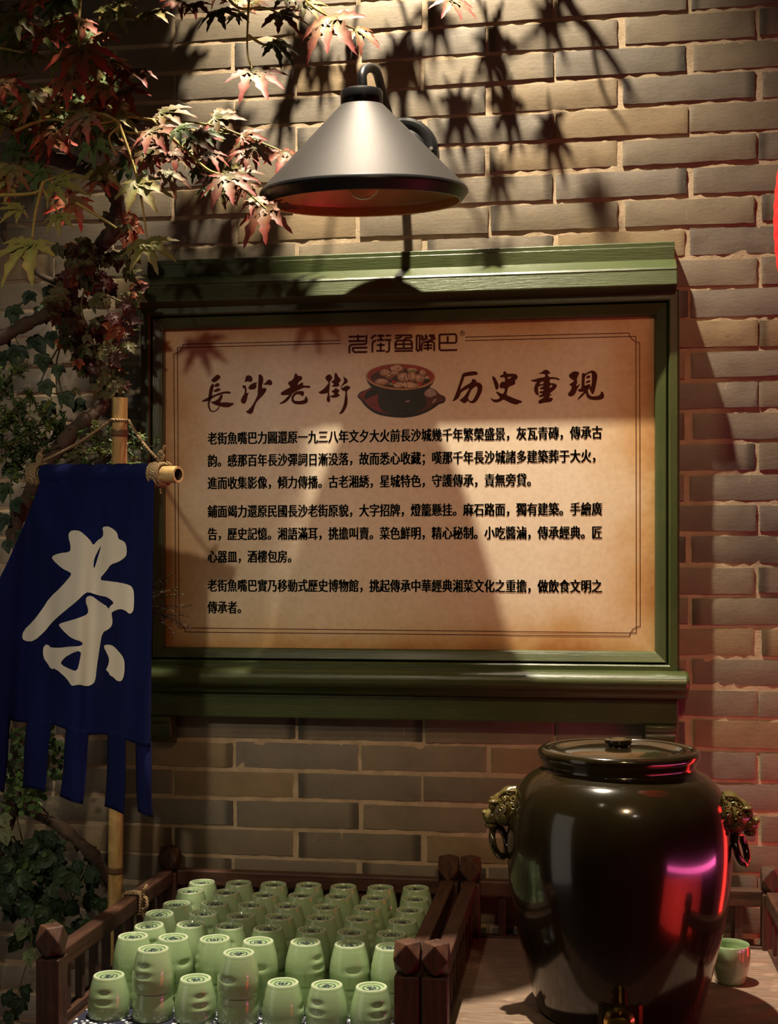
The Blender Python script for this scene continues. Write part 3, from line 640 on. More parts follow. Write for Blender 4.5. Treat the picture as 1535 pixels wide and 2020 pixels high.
def cup(loc, rot, label, group=None):
    o = proto if not used[0] else dup(proto, loc); used[0] = True
    o.location = loc; o.rotation_euler = rot; o['label'] = label
    if group: o['group'] = group
    elif 'group' in o: del o['group']
    return o
HC = .065; DZ = .0445
ORD = ['leftmost', 'second from left', 'third from left', 'middle', 'third from right', 'second from right', 'rightmost']
rows = [
 ('front row', [(215,1923),(300,1928),(386,1929),(470,1934),(559,1936),(645,1941),(736,1942)]),
 ('second row from the front', [(258,1849),(339,1849),(425,1850),(508,1856),(604,1854),(692,1859),(774,1869)]),
 ('third row from the front', [(297,1829),(376,1821),(449,1825),(530,1829),(616,1832),(694,1837),(772,1842)]),
 ('middle row', [(311,1803),(401,1800),(474,1807),(548,1808),(634,1807),(710,1809),(795,1815)]),
 ('third row from the back', [(344,1790),(421,1781),(491,1784),(567,1785),(645,1786),(726,1787),(810,1791)]),
 ('second row from the back', [(376,1756),(446,1759),(520,1767),(595,1765),(668,1766),(740,1769),(819,1770)]),
 ('back row', [(396,1742),(472,1742),(537,1744),(608,1745),(678,1748),(754,1749),(821,1747)])]
P = []
rc_ = random.Random(3)
for ri, (rn, cols) in enumerate(rows):
    ztop = ZFL + HC + (DZ if ri else 0)
    for ci, (px, py) in enumerate(cols):
        q = atz(px, py, ztop); P.append([q.x, q.y])
ROWY = sorted
for ri in range(7):   # straighten each row a little and relax contacts
    ys = [P[ri*7+c][1] for c in range(7)]; ym = sum(ys)/7
    for c in range(7): P[ri*7+c][1] = ym*.6 + P[ri*7+c][1]*.4
for it in range(300):
    for i in range(49):
        for j in range(i+1, 49):
            dx = P[j][0]-P[i][0]; dy = P[j][1]-P[i][1]; d = math.hypot(dx, dy)
            if d < .0678:
                s_ = (.0678-d)/2/max(d, 1e-6); P[i][0] -= dx*s_; P[i][1] -= dy*s_; P[j][0] += dx*s_; P[j][1] += dy*s_
    for p in P:
        p[0] = min(max(p[0], -.386), .076); p[1] = min(max(p[1], -.575), -.093)
GR = 'upside-down celadon cups in the crate'
for ri, (rn, cols) in enumerate(rows):
    for ci in range(7):
        x, y = P[ri*7+ci]
        stacked = ri > 0 or ci in (1, 3)
        rz = rc_.choice([0, 0, 1, 2, 3])*R(90) + rc_.uniform(-.7, .7) - R(90)
        where = f'{ORD[ci]} in the {rn}'.replace('third row from the', 'third row from')
        if not stacked:
            cup((x, y, ZFL+HC), (R(180), 0, rz), f'single upside-down pale green cup, {where}', GR)
        else:
            cup((x, y, ZFL+HC), (R(180), 0, rc_.uniform(0, 6)), f'lower hidden cup of a pair, {where}', GR)
            tx = rc_.uniform(-.012, .012); ty = rc_.uniform(-.012, .012)
            if (ri, ci) == (2, 0): tx, ty = R(2.4), R(1)
            if (ri, ci) == (3, 0): tx, ty = -R(2.4), R(1.5)
            from mathutils import Euler
            rv = Euler((R(180)+tx, ty, rz)).to_matrix() @ Vector((0, 0, HC))
            cup(Vector((x, y, ZFL+DZ)) - rv, (R(180)+tx, ty, rz), f'upper pale green cup, {where}', GR)
mg = atz(1441, 1936, ZC-.70)
cup((mg.x, mg.y, ZC-.70), (0, 0, R(60)), 'single pale green cup standing upright on the tray right of the jar')

# ------------------------------------------------------------------ jar
JC = Vector((.435, -.428, ZC-.70))
jar = thing('glazed_jar', 'big dark brown glazed water jar with lid standing in the tray', 'jar', JC)
MJ = Matrix.Translation((JC.x, JC.y, ZC))
body = [(.001, -.700), (.120, -.700), (.126, -.697), (.130, -.690), (.138, -.666), (.151, -.613), (.1637, -.560), (.1722, -.506), (.1757, -.470), (.1768, -.435), (.1750, -.400), (.1690, -.368), (.158, -.345), (.143, -.328), (.128, -.319), (.1215, -.314), (.1205, -.308), (.1235, -.302), (.1270, -.296), (.1275, -.289), (.1240, -.284), (.1180, -.2825), (.1140, -.285), (.1120, -.292)]
bsm = [(p.x, p.y) for p in spline([Vector((a, b, 0)) for a, b in body[2:]], 4)]
m = MB(); m.lathe(body[:2] + bsm + [(.110, -.30), (.001, -.302)], 128, 0, MJ); m.build('body', M_JAR, jar, smooth=60)
m = MB(); m.lathe([(.111, -.290), (.1125, -.2855), (.108, -.284), (.100, -.2845), (.096, -.2875), (.090, -.2885), (.083, -.2865), (.060, -.283), (.024, -.281), (.001, -.281)], 96, 0, MJ); lid = m.build('lid', M_JAR, jar, smooth=50)
m = MB(); m.lathe([(.017, -.2815), (.0165, -.279), (.0195, -.277), (.0222, -.2735), (.0217, -.2695), (.017, -.2675), (.010, -.2685), (.006, -.270), (.001, -.2702)], 40, 0, MJ); m.build('knob', M_JAR, lid, smooth=50)
def lion(sgn):
    """lion mask lug with a ring in its mouth"""
    m = MB(); ang = R(0); base = JC + Vector((sgn*.166, -.015, .318))
    def L(x, y, z): return base + Vector((sgn*x, y, z))
    m.ball(L(.014, 0, 0), (.026, .026, .028), nu=20, nv=14)                       # skull
    m.ball(L(.034, -.004, -.012), (.015, .017, .013), nu=16, nv=10)               # muzzle
    m.ball(L(.045, -.006, -.006), (.006, .009, .005), nu=10, nv=8)                # nose
    m.ball(L(.033, -.020, .006), .0055, nu=10, nv=8); m.ball(L(.033, .012, .006), .0055, nu=10, nv=8)  # eyes
    m.ball(L(.030, -.020, .014), (.009, .008, .004), nu=10, nv=6); m.ball(L(.030, .012, .014), (.009, .008, .004), nu=10, nv=6)  # brows
    m.ball(L(.036, -.004, -.026), (.010, .013, .006), nu=12, nv=8)                # jaw
    def curl(cx, cy, cz, nx, ny, nz, r):                                           # one spiral lock of the mane
        nn = Vector((sgn*nx, ny, nz)).normalized(); e1_ = nn.orthogonal().normalized(); e2_ = nn.cross(e1_); c_ = L(cx, cy, cz)
        m.tube([c_ + (e1_*math.cos(a_)+e2_*math.sin(a_))*r*(1-.75*q_) + nn*.003*q_ for q_, a_ in ((k_/22, k_/22*3.4*math.pi) for k_ in range(23))], [.0024-.0008*k_/22 for k_ in range(23)], 6)
    for i in range(8):
        a = math.pi*(-.12+1.24*i/7); curl(.016, -.027*math.cos(a), .026*math.sin(a), .55, -math.cos(a), math.sin(a), .0075)
    for i in range(9):
        a = math.pi*(-.05+1.1*i/8); curl(-.002, -.029*math.cos(a), .028*math.sin(a), .1, -math.cos(a), math.sin(a), .0072)
    for i in range(6):
        m.tube(spline([L(.022, -.016+.0064*i, .022), L(.012, -.018+.0072*i, .031), L(-.004, -.016+.0064*i, .032)], 4), .0026, 6)
    o = m.build('lion_mask_handle', M_OLIVE, jar, smooth=60); o['label'] = 'olive glazed lion head'
    m = MB(); m.torus(Matrix.Translation(L(.022, -.004, -.052)) @ Matrix.Rotation(R(72)*1, 4, 'Y') @ Matrix.Rotation(R(20), 4, 'X') @ Matrix.Scale(1.0, 4), .024, .0055, 32, 10)
    m.build('ring', M_JAR, o, smooth=60)
lion(-1); lion(1)
# tap near the foot of the jar
tz = JC.z+.034; ty_ = JC.y-.133
m = MB(); m.box((JC.x-.034, ty_-.010, tz-.028), (JC.x+.034, ty_+.010, tz+.028)); tp = m.build('tap', M_DARKMETAL, jar, bevel=.007); tp['label'] = 'dark square tap mount'
m = MB(); MT = Matrix.Translation((JC.x-.002, ty_-.012, tz-.004)) @ Matrix.Rotation(R(90), 4, 'X')
m.lathe([(.001, 0), (.022, 0), (.023, .003), (.018, .008), (.018, .030), (.020, .032), (.020, .040), (.012, .044), (.001, .044)], 32, 0, MT); m.box((JC.x-.010, ty_-.044, tz-.032), (JC.x+.006, ty_-.030, tz-.010)); sp = m.build('spout', M_BRASS, tp, smooth=35); sp['label'] = 'shiny brass spout'

# ------------------------------------------------------------------ bamboo pole, bar, banner, ropes
pb = atZ(227, 1790, 2.40); ptop = atZ(237, 784, 2.31)
dirp = (ptop-pb).normalized(); pb0 = pb - dirp*((pb.z-.0)/dirp.z)
pole = thing('bamboo_pole', 'upright bamboo pole behind the blue banner, left of the crate', 'pole', pb0)
m = MB(); L = (ptop-pb0).length; prof = []
nodes = [.12, .42, .70, .95, 1.20, (atZ(234, 855, 2.315)-pb0).length]
m.tube([pb0+dirp*L*i/40 for i in range(41)], .0135, 20)
m.build('cane', M_BAMBOO, pole, smooth=40)
for nd in nodes:
    m = MB(); q = (Vector((0, 0, 1))).rotation_difference(dirp).to_matrix().to_4x4()
    m.lathe([(.0135, -.006), (.0148, -.003), (.0152, 0), (.0142, .002), (.0150, .004), (.0135, .007)], 24, 0, Matrix.Translation(pb0+dirp*nd) @ q); nn = m.build('node', M_NODE, pole, smooth=50); nn['label'] = 'dark ring joint of the bamboo'
b0 = atZ(68, 936, 2.345); b1 = atZ(352, 936, 2.165); bd = (b1-b0).normalized()
bar = thing('bamboo_bar', 'short hollow bamboo bar holding up the blue banner', 'pole', (b0+b1)/2)
m = MB(); q = Vector((0, 0, 1)).rotation_difference(bd).to_matrix().to_4x4(); Lb = (b1-b0).length
m.lathe([(.0002, .02), (.010, .02), (.0098, 0), (.0135, 0), (.0140, .02), (.0140, Lb*.5), (.0142, Lb-.012), (.0136, Lb), (.0098, Lb), (.0096, Lb-.05), (.0002, Lb-.05)], 32, 0, Matrix.Translation(b0) @ q, matf=lambda i: 1 if i in (0, 1, 8, 9) else 0)
m.build('cane', [M_BAMBOOX, M_HOLE], bar, smooth=40)
def barZ(px): # depth along view of the bar at px
    u0 = 68; u1 = 352; t = (px-u0)/(u1-u0); return 1/((1-t)/2.345 + t/2.165)
def clothZ(px, py):
    t = (py-935)/520.0; tt = max(0, min(1.4, t))
    z = barZ(max(60, min(330, px))) - .0165*math.exp(-tt*6) - .006
    fold = .010*math.sin(px*.045+py*.004)+.007*math.sin(px*.083+1.3+py*.003)+.004*math.sin(px*.14+py*.006)
    z += fold*min(1, tt*1.6+.15) + .018*math.sin(px*.016+.5)*tt
    return z
def edgeL(py): # left edge of the banner in px
    t = (py-930)/480; return 84 - 84*min(1, t/.46)**1.15 - max(0, t-.46)*62 if t > 0 else 84
def edgeR(py): t = (py-920)/550; return 303 - 6*t
def hemY(px): return 1408 + 62*(px+30)/330 + 4*math.sin(px*.05)
ban = thing('cloth_banner', 'navy cloth banner with a large cream Chinese character, hanging from the bamboo bar', 'banner', (b0+b1)/2)
m = MB(); NU, NV = 60, 80; vs = []
for j in range(NV+1):
    for i in range(NU+1):
        s_ = i/NU; t = j/NV
        ytop = 934; yb = 1440; yy = ytop + (yb-ytop)*t
        xl, xr = edgeL(yy), edgeR(yy); x = xl+(xr-xl)*s_; y = ytop + (hemY(x)-ytop)*t
        vs.append(atZ(x, y, clothZ(x, y)))
m.add(vs, [(j*(NU+1)+i, (j+1)*(NU+1)+i, (j+1)*(NU+1)+i+1, j*(NU+1)+i+1) for j in range(NV) for i in range(NU)])
# sleeve round the bar
ns = 14; vs = []; NS2 = 40
for i in range(NS2+1):
    px = 90+(300-90)*i/NS2
    c = b0 + bd*Lb*((atZ(px, 936, barZ(px))-b0).dot(bd)/Lb)
    for k_ in range(ns+1):
        a = 2*math.pi*k_/ns; n1 = (UP - bd*UP.dot(bd)).normalized(); n2 = bd.cross(n1)
        rr = .0165 + .0012*math.sin(i*.9+k_*.6)
        vs.append(c + (n1*math.cos(a)+n2*math.sin(a))*rr)
m.add(vs, [(i*(ns+1)+k_, (i+1)*(ns+1)+k_, (i+1)*(ns+1)+k_+1, i*(ns+1)+k_+1) for i in range(NS2) for k_ in range(ns)])
cl = m.build('cloth', M_NAVY, ban, smooth=60); sd = cl.modifiers.new('s', 'SOLIDIFY'); sd.thickness = .0016; sd.offset = -1
for (xa_, xb_, xc, xd, yb) in [(-26, 22, -34, 8, 1545), (54, 102, 44, 88, 1556), (131, 176, 118, 164, 1574), (213, 248, 206, 243, 1594), (266, 298, 272, 302, 1604)]:
    m = MB(); vs = []; NU, NV = 6, 16
    for j in range(NV+1):
        for i in range(NU+1):
            s_ = i/NU; t = j/NV; x = (xa_+(xb_-xa_)*s_)*(1-t) + (xc+(xd-xc)*s_)*t + 4*math.sin(t*3+xa_)*t*(1-t)*2; y = hemY(xa_+(xb_-xa_)*s_)-10 + (yb-hemY(xa_)+10+(s_-.5)*6)*t
            vs.append(atZ(x, y, clothZ(x, hemY(x)-10)+.003*math.sin(t*5+xa_)+.004*t))
    m.add(vs, [(j*(NU+1)+i, (j+1)*(NU+1)+i, (j+1)*(NU+1)+i+1, j*(NU+1)+i+1) for j in range(NV) for i in range(NU)])
    o = m.build('tail_strip', M_NAVY, ban, smooth=60); sd = o.modifiers.new('s', 'SOLIDIFY'); sd.thickness = .0014
CHA = [([(410,450),(500,410),(625,400),(632,330),(605,220),(612,180),(645,150),(735,155),(800,210),(860,270),(890,325),(930,270),(1000,225),(1003,170),(990,115),(1050,103),(1110,130),(1165,180),(1172,250),(1230,270),(1265,310),(1272,420),(1250,460),(1180,510),(1085,540),(1050,600),(950,715),(1060,730),(1190,745),(1310,775),(1345,820),(1355,900),(1350,1050),(1330,1090),(1300,1105),(1250,1060),(1190,1045),(1110,1075),(1095,1100),(1110,1180),(1100,1240),(1060,1280),(990,1315),(960,1500),(930,1700),(915,1850),(890,1900),(820,1930),(725,1905),(650,1925),(625,1900),(590,1840),(460,1725),(405,1730),(370,1670),(320,1600),(315,1490),(350,1448),(385,1460),(400,1485),(500,1490),(620,1475),(755,1470),(775,1425),(650,1385),(570,1320),(500,1240),(500,1215),(600,1185),(720,1150),(830,1105),(830,1040),(802,970),(810,905),(870,895),(930,940),(1000,990),(1040,1010),(1060,1050),(1085,1010),(1130,975),(1050,910),(940,890),(830,850),(780,880),(700,960),(600,1040),(480,1140),(400,1220),(340,1300),(210,1415),(120,1415),(75,1380),(95,1290),(200,1190),(300,1060),(390,920),(520,800),(640,660),(630,630),(540,590),(440,500)],
  [[(985,310),(930,500),(900,590),(890,560),(900,470),(950,370)], [(755,1510),(735,1640),(705,1755),(640,1740),(520,1680),(525,1640),(600,1570)]]),
 ([(1003,1470),(1040,1450),(1110,1460),(1180,1530),(1240,1610),(1248,1720),(1235,1820),(1210,1870),(1160,1868),(1110,1815),(1080,1805),(1060,1760),(1030,1740),(1060,1690),(1072,1620),(1050,1560)], [])]
m = MB(); S = 250/1443
for o_p, h_p in CHA:
    fill(o_p, h_p, lambda x, y: atZ(30+x*S, 1020+y*S, clothZ(30+x*S, 1020+y*S)-.0022), m, grid=26)
ch = m.build('tea_character', M_CREAM, cl, smooth=60); ch['label'] = 'cream brush-written character sewn on the banner'
# ropes
rope = thing('hanging_rope', 'twine tied to both ends of the bamboo bar and the pole top', 'rope', atZ(236, 835, 2.30))
pr = atZ(236, 829, 2.313)
e0 = b0 + bd*.012; e1 = b0 + bd*((atZ(316, 936, barZ(316))-b0).dot(bd))
def coil(name, c, n, r, wd):
    m = MB()
    n1 = (UP - bd*UP.dot(bd)).normalized(); n2 = bd.cross(n1)
    pts = [c + bd*(wd*(i/(n*12)-.5)) + (n1*math.cos(i*math.pi/6)+n2*math.sin(i*math.pi/6))*r*(1+.05*math.sin(i*.7)) for i in range(n*12+1)]
    m.tube(pts, .0034, 7)
    m.tube(spline([c+n1*(r+.002), c+n1*(r+.012)+bd*.006, c+n1*(r+.020)+bd*.001, c+n1*(r+.010)-bd*.006, c+n1*(r+.001)], 6), .0032, 7)
    m.tube([c+n1*(r+.010), c+n1*(r+.030)+bd*.008], .0025, 6); m.tube([c-n1*(r), c-n1*(r+.014)+bd*.003], .0018, 5)
    return m
for (a, nm) in ((e0, 'left'), (e1, 'right')):
    m = MB(); top_ = a + UP*.022
    pts = [(pr+RT*(-.0155 if nm == 'left' else .0155)).lerp(top_, i/16) - UP*.006*math.sin(math.pi*i/16) for i in range(17)]
    m.tube(pts, .0026, 7); m.build('strand', M_TWINE, rope, smooth=60)
    coil('knot', a, 4, .0185, .026).build('knot', M_TWINE, rope, smooth=60)
m = MB(); m.torus(Matrix.Translation(pr) @ Vector((0, 0, 1)).rotation_difference(dirp).to_matrix().to_4x4(), .0164, .0026, 24, 7); m.build('loop', M_TWINE, rope, smooth=60)
# twine on the crate rail
tc_ = Vector((-.434, atz(288, 1765, ZC-.592).y, ZC-.607))
m = MB()
for d_ in (-.008, 0, .008):
    pts = [tc_+Vector(q)+Vector((0, d_, 0)) for q in ((-.016, 0, -.018), (-.016, 0, .017), (0, 0, .0185), (.016, 0, .017), (.016, 0, -.018), (0, 0, -.0185))]
    m.tube(pts+[pts[0]], .0032, 7)
m.tube(spline([tc_+Vector((.016, 0, .0)), tc_+Vector((.026, -.008, .012)), tc_+Vector((.030, -.012, -.004)), tc_+Vector((.020, -.006, -.012)), tc_+Vector((.024, -.004, -.03))], 6), .0034, 7)
m.tube(spline([tc_+Vector((.016, 0, .016)), tc_+Vector((.022, -.003, .026)), tc_+Vector((.024, .004, .032))], 5), .0026, 6)
tag(m.build('twine_tie', M_TWINE, org=tc_, smooth=60), 'knotted twine wrapped round the left rail of the cup crate', 'rope')

# ------------------------------------------------------------------ red lantern at the right edge
lc = atZ(1750, 420, 1.9)
lan = thing('red_lantern', 'glowing red lantern, only its edge showing at the right of the wall', 'lantern', lc)
m = MB(); prof = []
for i in range(97):
    t = -1+2*i/96; prof.append((.16*math.sqrt(max(0, 1-(t*.93)**2))*(1+.004*math.cos(i*math.pi/2)), .26*t))
m.lathe(prof, 64, 0, Matrix.Translation(lc)); m.build('shade', M_LANT, lan, smooth=40)
for sg in (-1, 1):
    m = MB(); m.lathe([(.001, sg*.25), (.066, sg*.25), (.066, sg*.285), (.001, sg*.285)], 32, 0, Matrix.Translation(lc)); m.build('cap', M_GOLD, lan, smooth=30)
m = MB(); m.tube([lc+UP*.28, lc+UP*1.5], .004, 8); m.build('cord', M_BLACK, lan)

# ------------------------------------------------------------------ plants
CAMD = -FW
rl = random.Random(21)
def lobed(m, c, n, tip, size, lobes, wid, cols, droop=.25, serr=.25, vall=.22, curl=.1):
    """palmate leaf: one folded blade per lobe"""
    n = n.normalized(); t = (tip - n*tip.dot(n)); t = t.normalized() if t.length > 1e-4 else n.orthogonal().normalized(); s = t.cross(n)
    base_c, tip_c, edge_c = cols
    for (ang, ln) in lobes:
        a = R(ang + rl.uniform(-5, 5)); d = t*math.cos(a)+s*math.sin(a); e = n.cross(d); L = ln*size*rl.uniform(.9, 1.08)
        dr = droop*rl.uniform(.4, 1.6); nr = 9; vs = []; cs = []
        tw = rl.uniform(-.3, .3)
        for i in range(nr):
            q = i/(nr-1); hw = wid*L*(math.sin(math.pi*min(1, (q*.92+.08))**.85)**.9)*(1-.15*q) + (0.02*size if i < 2 else 0)
            if 1 < i < nr-1: hw *= 1 + serr*(1 if i % 2 else -1)
            p = c + d*L*q - n*L*(dr*q*q) + n*curl*L*q*(1-q)
            ee = (e*math.cos(tw*q)+n*math.sin(tw*q)); up = n*hw*.35
            cc = Vector(base_c).lerp(Vector(tip_c), min(1, q*1.25)); ce = cc.lerp(Vector(edge_c), .35)
            vs += [p-ee*hw+up, p, p+ee*hw+up]; cs += [ce, cc*1.12, ce]
        m.add(vs, [(i*3+k_, i*3+k_+1, i*3+k_+4, i*3+k_+3) for i in range(nr-1) for k_ in range(2)], 0, cs)
MAP = [(0, 1.0), (38, .95), (-38, .95), (78, .80), (-78, .80), (122, .48), (-122, .48)]
GRN, RED, YGR, PNK, DGR, ORG_ = (0.13, 0.17, 0.045), (0.34, 0.035, 0.022), (0.26, 0.28, 0.06), (0.50, 0.14, 0.10), (0.05, 0.085, 0.028), (0.36, 0.12, 0.03)
def mcols(kind):
    v_ = rl.uniform(1.05, 1.6)
    if kind == 'red': c = ((.09, .085, .03), (.20, .022, .014), (.16, .02, .012))
    elif kind == 'mix':
        q = rl.random(); c = ((.085, .11, .032), tuple(Vector((.17, .025, .015)).lerp(Vector((.05, .075, .022)), q)), (.10, .04, .018))
    elif kind == 'pink': c = ((.15, .17, .085), (.25, .055, .045), (.14, .028, .02))
    elif kind == 'yel': c = ((.11, .135, .035), (.14, .115, .028), (.18, .07, .02))
    else: c = ((.09, .125, .036), (.035, .060, .020), (.08, .10, .03))
    return tuple(Vector(x)*v_ for x in c)
def maple(m, px, py, r, Z, ang, kind, tilt=.5, dr=.25, wid=.155):
    lit = 1.75 if px < 235 else 1.0  # leaves at the left get a brighter colour in place of light
    c = atZ(px, py, Z); a = R(ang); tip = RT*math.cos(a)+UP*math.sin(a)
    n = (CAMD*(1-tilt*.5) + UP*tilt + RT*rl.uniform(-.35, .35) + UP*rl.uniform(-.15, .25)).normalized()
    if tilt < 0: n = (CAMD*.35 + RT*rl.choice([-1, 1])*.9).normalized()
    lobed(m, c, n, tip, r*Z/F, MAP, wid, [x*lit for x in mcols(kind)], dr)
    return c
TW = (0.46, 0.34, 0.07); TWB = (0.20, 0.12, 0.04)
def twig(m, pts, r0=.0032, r1=.0015, col=TW, n=6):
    p = spline([atZ(*q) for q in pts], n); N = len(p)
    m.tube(p, [r0+(r1-r0)*i/(N-1) for i in range(N)], 6, 0, True, col)
def plant(name, label, cat, loc, group=None): return thing(name, label, cat, loc, group)

# maple spray that reaches towards the lamp
mp1 = plant('maple_branch', 'red and green maple spray reaching from the left edge towards the lamp shade', 'branch', atZ(60, 220, 2.30), 'maple branches')
m = MB(); t = MB()
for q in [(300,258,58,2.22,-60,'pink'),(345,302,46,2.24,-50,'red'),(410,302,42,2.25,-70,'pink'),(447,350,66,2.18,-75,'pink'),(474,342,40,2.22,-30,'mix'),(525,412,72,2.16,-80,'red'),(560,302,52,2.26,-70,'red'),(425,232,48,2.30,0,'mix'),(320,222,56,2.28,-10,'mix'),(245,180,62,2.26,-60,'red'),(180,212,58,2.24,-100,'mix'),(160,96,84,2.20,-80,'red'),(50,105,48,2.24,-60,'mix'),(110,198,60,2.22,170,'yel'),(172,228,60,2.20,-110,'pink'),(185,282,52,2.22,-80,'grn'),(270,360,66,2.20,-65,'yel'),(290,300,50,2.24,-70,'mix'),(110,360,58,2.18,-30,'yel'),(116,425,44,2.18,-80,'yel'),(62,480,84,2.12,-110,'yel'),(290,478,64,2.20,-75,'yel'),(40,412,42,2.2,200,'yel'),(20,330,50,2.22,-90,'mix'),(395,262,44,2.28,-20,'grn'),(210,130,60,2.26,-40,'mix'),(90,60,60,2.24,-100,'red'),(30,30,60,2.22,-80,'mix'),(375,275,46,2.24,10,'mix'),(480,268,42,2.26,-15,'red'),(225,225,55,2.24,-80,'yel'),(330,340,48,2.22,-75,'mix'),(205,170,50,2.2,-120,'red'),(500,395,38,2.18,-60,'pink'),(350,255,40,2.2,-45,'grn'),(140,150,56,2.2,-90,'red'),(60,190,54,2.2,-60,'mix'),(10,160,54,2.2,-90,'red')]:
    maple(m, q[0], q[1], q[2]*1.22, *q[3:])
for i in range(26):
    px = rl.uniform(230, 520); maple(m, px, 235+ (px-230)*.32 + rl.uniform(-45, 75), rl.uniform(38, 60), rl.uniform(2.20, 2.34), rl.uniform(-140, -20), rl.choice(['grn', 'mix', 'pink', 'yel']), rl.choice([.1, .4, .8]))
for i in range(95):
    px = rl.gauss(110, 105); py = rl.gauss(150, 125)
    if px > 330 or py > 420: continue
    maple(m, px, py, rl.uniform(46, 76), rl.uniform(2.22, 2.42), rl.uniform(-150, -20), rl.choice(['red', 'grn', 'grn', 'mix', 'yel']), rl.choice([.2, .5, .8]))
for p in [[(-40,160,2.3),(60,200,2.28),(120,215,2.27),(200,222,2.26),(300,236,2.27),(410,246,2.29),(490,272,2.29),(560,300,2.27)],[(120,215,2.27),(200,225,2.2),(235,245,2.2),(215,270,2.2),(228,305,2.2)],[(300,236,2.27),(360,290,2.25),(410,335,2.22),(450,350,2.19),(500,390,2.17),(525,412,2.16)],
          [(200,222,2.26),(250,260,2.24),(300,258,2.23)],[(235,245,2.22),(265,330,2.21),(280,400,2.2),(290,470,2.2)],[(0,60,2.25),(70,10,2.24),(160,-20,2.24)],[(0,385,2.2),(70,380,2.18),(85,360,2.18),(110,350,2.18)],[(85,360,2.17),(70,420,2.15),(63,475,2.13)],[(85,375,2.17),(116,420,2.18)],[(150,400,2.2),(200,430,2.2),(230,450,2.2)],
          [(160,-20,2.24),(155,60,2.21),(158,95,2.2)],[(-20,90,2.25),(30,100,2.24),(50,105,2.24)],[(410,246,2.29),(420,235,2.3)],[(30,258,2.24),(95,235,2.23),(180,245,2.2),(260,230,2.25)]]: twig(t, p)
m.build('leaves', M_LEAF, mp1, color=True, smooth=60); t.build('twigs', M_TWIG, mp1, color=True, smooth=60)
# maple spray hanging from the top edge
mp2 = plant('maple_branch', 'brightly lit maple spray hanging into view along the top edge above the lamp', 'branch', atZ(560, -20, 2.25), 'maple branches')
m = MB(); t = MB()
for q in [(652,38,88,2.16,-85,'pink'),(705,60,52,2.18,-50,'mix'),(497,140,80,2.16,-75,'pink'),(540,85,52,2.20,-40,'grn'),(553,28,62,2.20,-60,'mix'),(432,22,58,2.22,-70,'mix'),(385,8,42,2.24,-80,'red'),(890,0,56,2.22,-85,'pink'),(350,2,40,2.24,-110,'red'),(600,10,50,2.2,-20,'yel')]:
    maple(m, q[0], q[1], q[2]*1.12, q[3]+.17, *q[4:])
KEY = Vector((-0.017, -0.45, ZC + 2.115))
def over(px, py, d):
    """a leaf above the frame, d in front of the wall, on the way from the ceiling spot to the wall"""
    W = at(px, py, 0); return KEY + (W-KEY)*((.45-d)/.45)
for (px, py, d, r, ang) in [(790,95,.10,.085,-80),(690,170,.075,.050,80),(960,70,.09,.070,-60),(1075,15,.10,.065,-70),(640,120,.09,.05,-90),(900,190,.09,.06,-80),(860,20,.11,.06,-100),(1000,190,.08,.06,-110),(1080,235,.09,.06,-80),(1170,370,.15,.06,-60),(560,190,.09,.055,-60),(460,230,.10,.06,-80),(600,60,.10,.07,-110),(420,330,.10,.06,-70),(980,330,.10,.05,-90),(450,430,.12,.06,-60),(540,420,.12,.05,-90),(370,400,.12,.06,-70),(520,520,.14,.06,-80),(400,560,.14,.06,-80)]:
    c = over(px, py, d); a = R(ang)
    lobed(m, c, Vector((rl.uniform(-.4, .4), -.75, .7)), Vector((math.cos(a), -.2, math.sin(a))), r*(.45-d)/.45, MAP, .15, mcols('mix'), .2)
for p in [[(700,-260,2.3),(640,-100,2.22),(600,-10,2.2),(652,35,2.17),(700,58,2.18)],[(500,-200,2.25),(495,-40,2.2),(490,20,2.18),(488,100,2.17),(497,135,2.16)],[(490,70,2.18),(520,88,2.2),(540,85,2.2)],[(430,-30,2.22),(470,15,2.21),(520,15,2.2),(553,28,2.2)],[(760,-260,2.3),(830,-120,2.25),(885,-30,2.23),(890,0,2.22)],[(830,-120,2.25),(940,-90,2.3)]]: twig(t, [(a_, b_, c_+.165) for a_, b_, c_ in p])
p_ = spline([over(1090, -160, .09), over(1120, 0, .10), over(1165, 60, .11), over(1215, 130, .12), over(1250, 190, .13)], 6)
t.tube(p_, [.010-.006*i/(len(p_)-1) for i in range(len(p_))], 8, 0, True, TWB)
for q in [[(1120,0),(1060,60),(1010,110),(950,160)],[(1165,60),(1190,180),(1240,260)],[(900,-120),(860,0),(800,60),(760,140)],[(900,-120),(960,40),(1010,160)]]:
    p_ = spline([over(x, y, .10) for x, y in q], 6); t.tube(p_, [.0045-.003*i/(len(p_)-1) for i in range(len(p_))], 6, 0, True, TWB)
m.build('leaves', M_LEAF, mp2, color=True, smooth=60); t.build('twigs', M_TWIG, mp2, color=True, smooth=60)

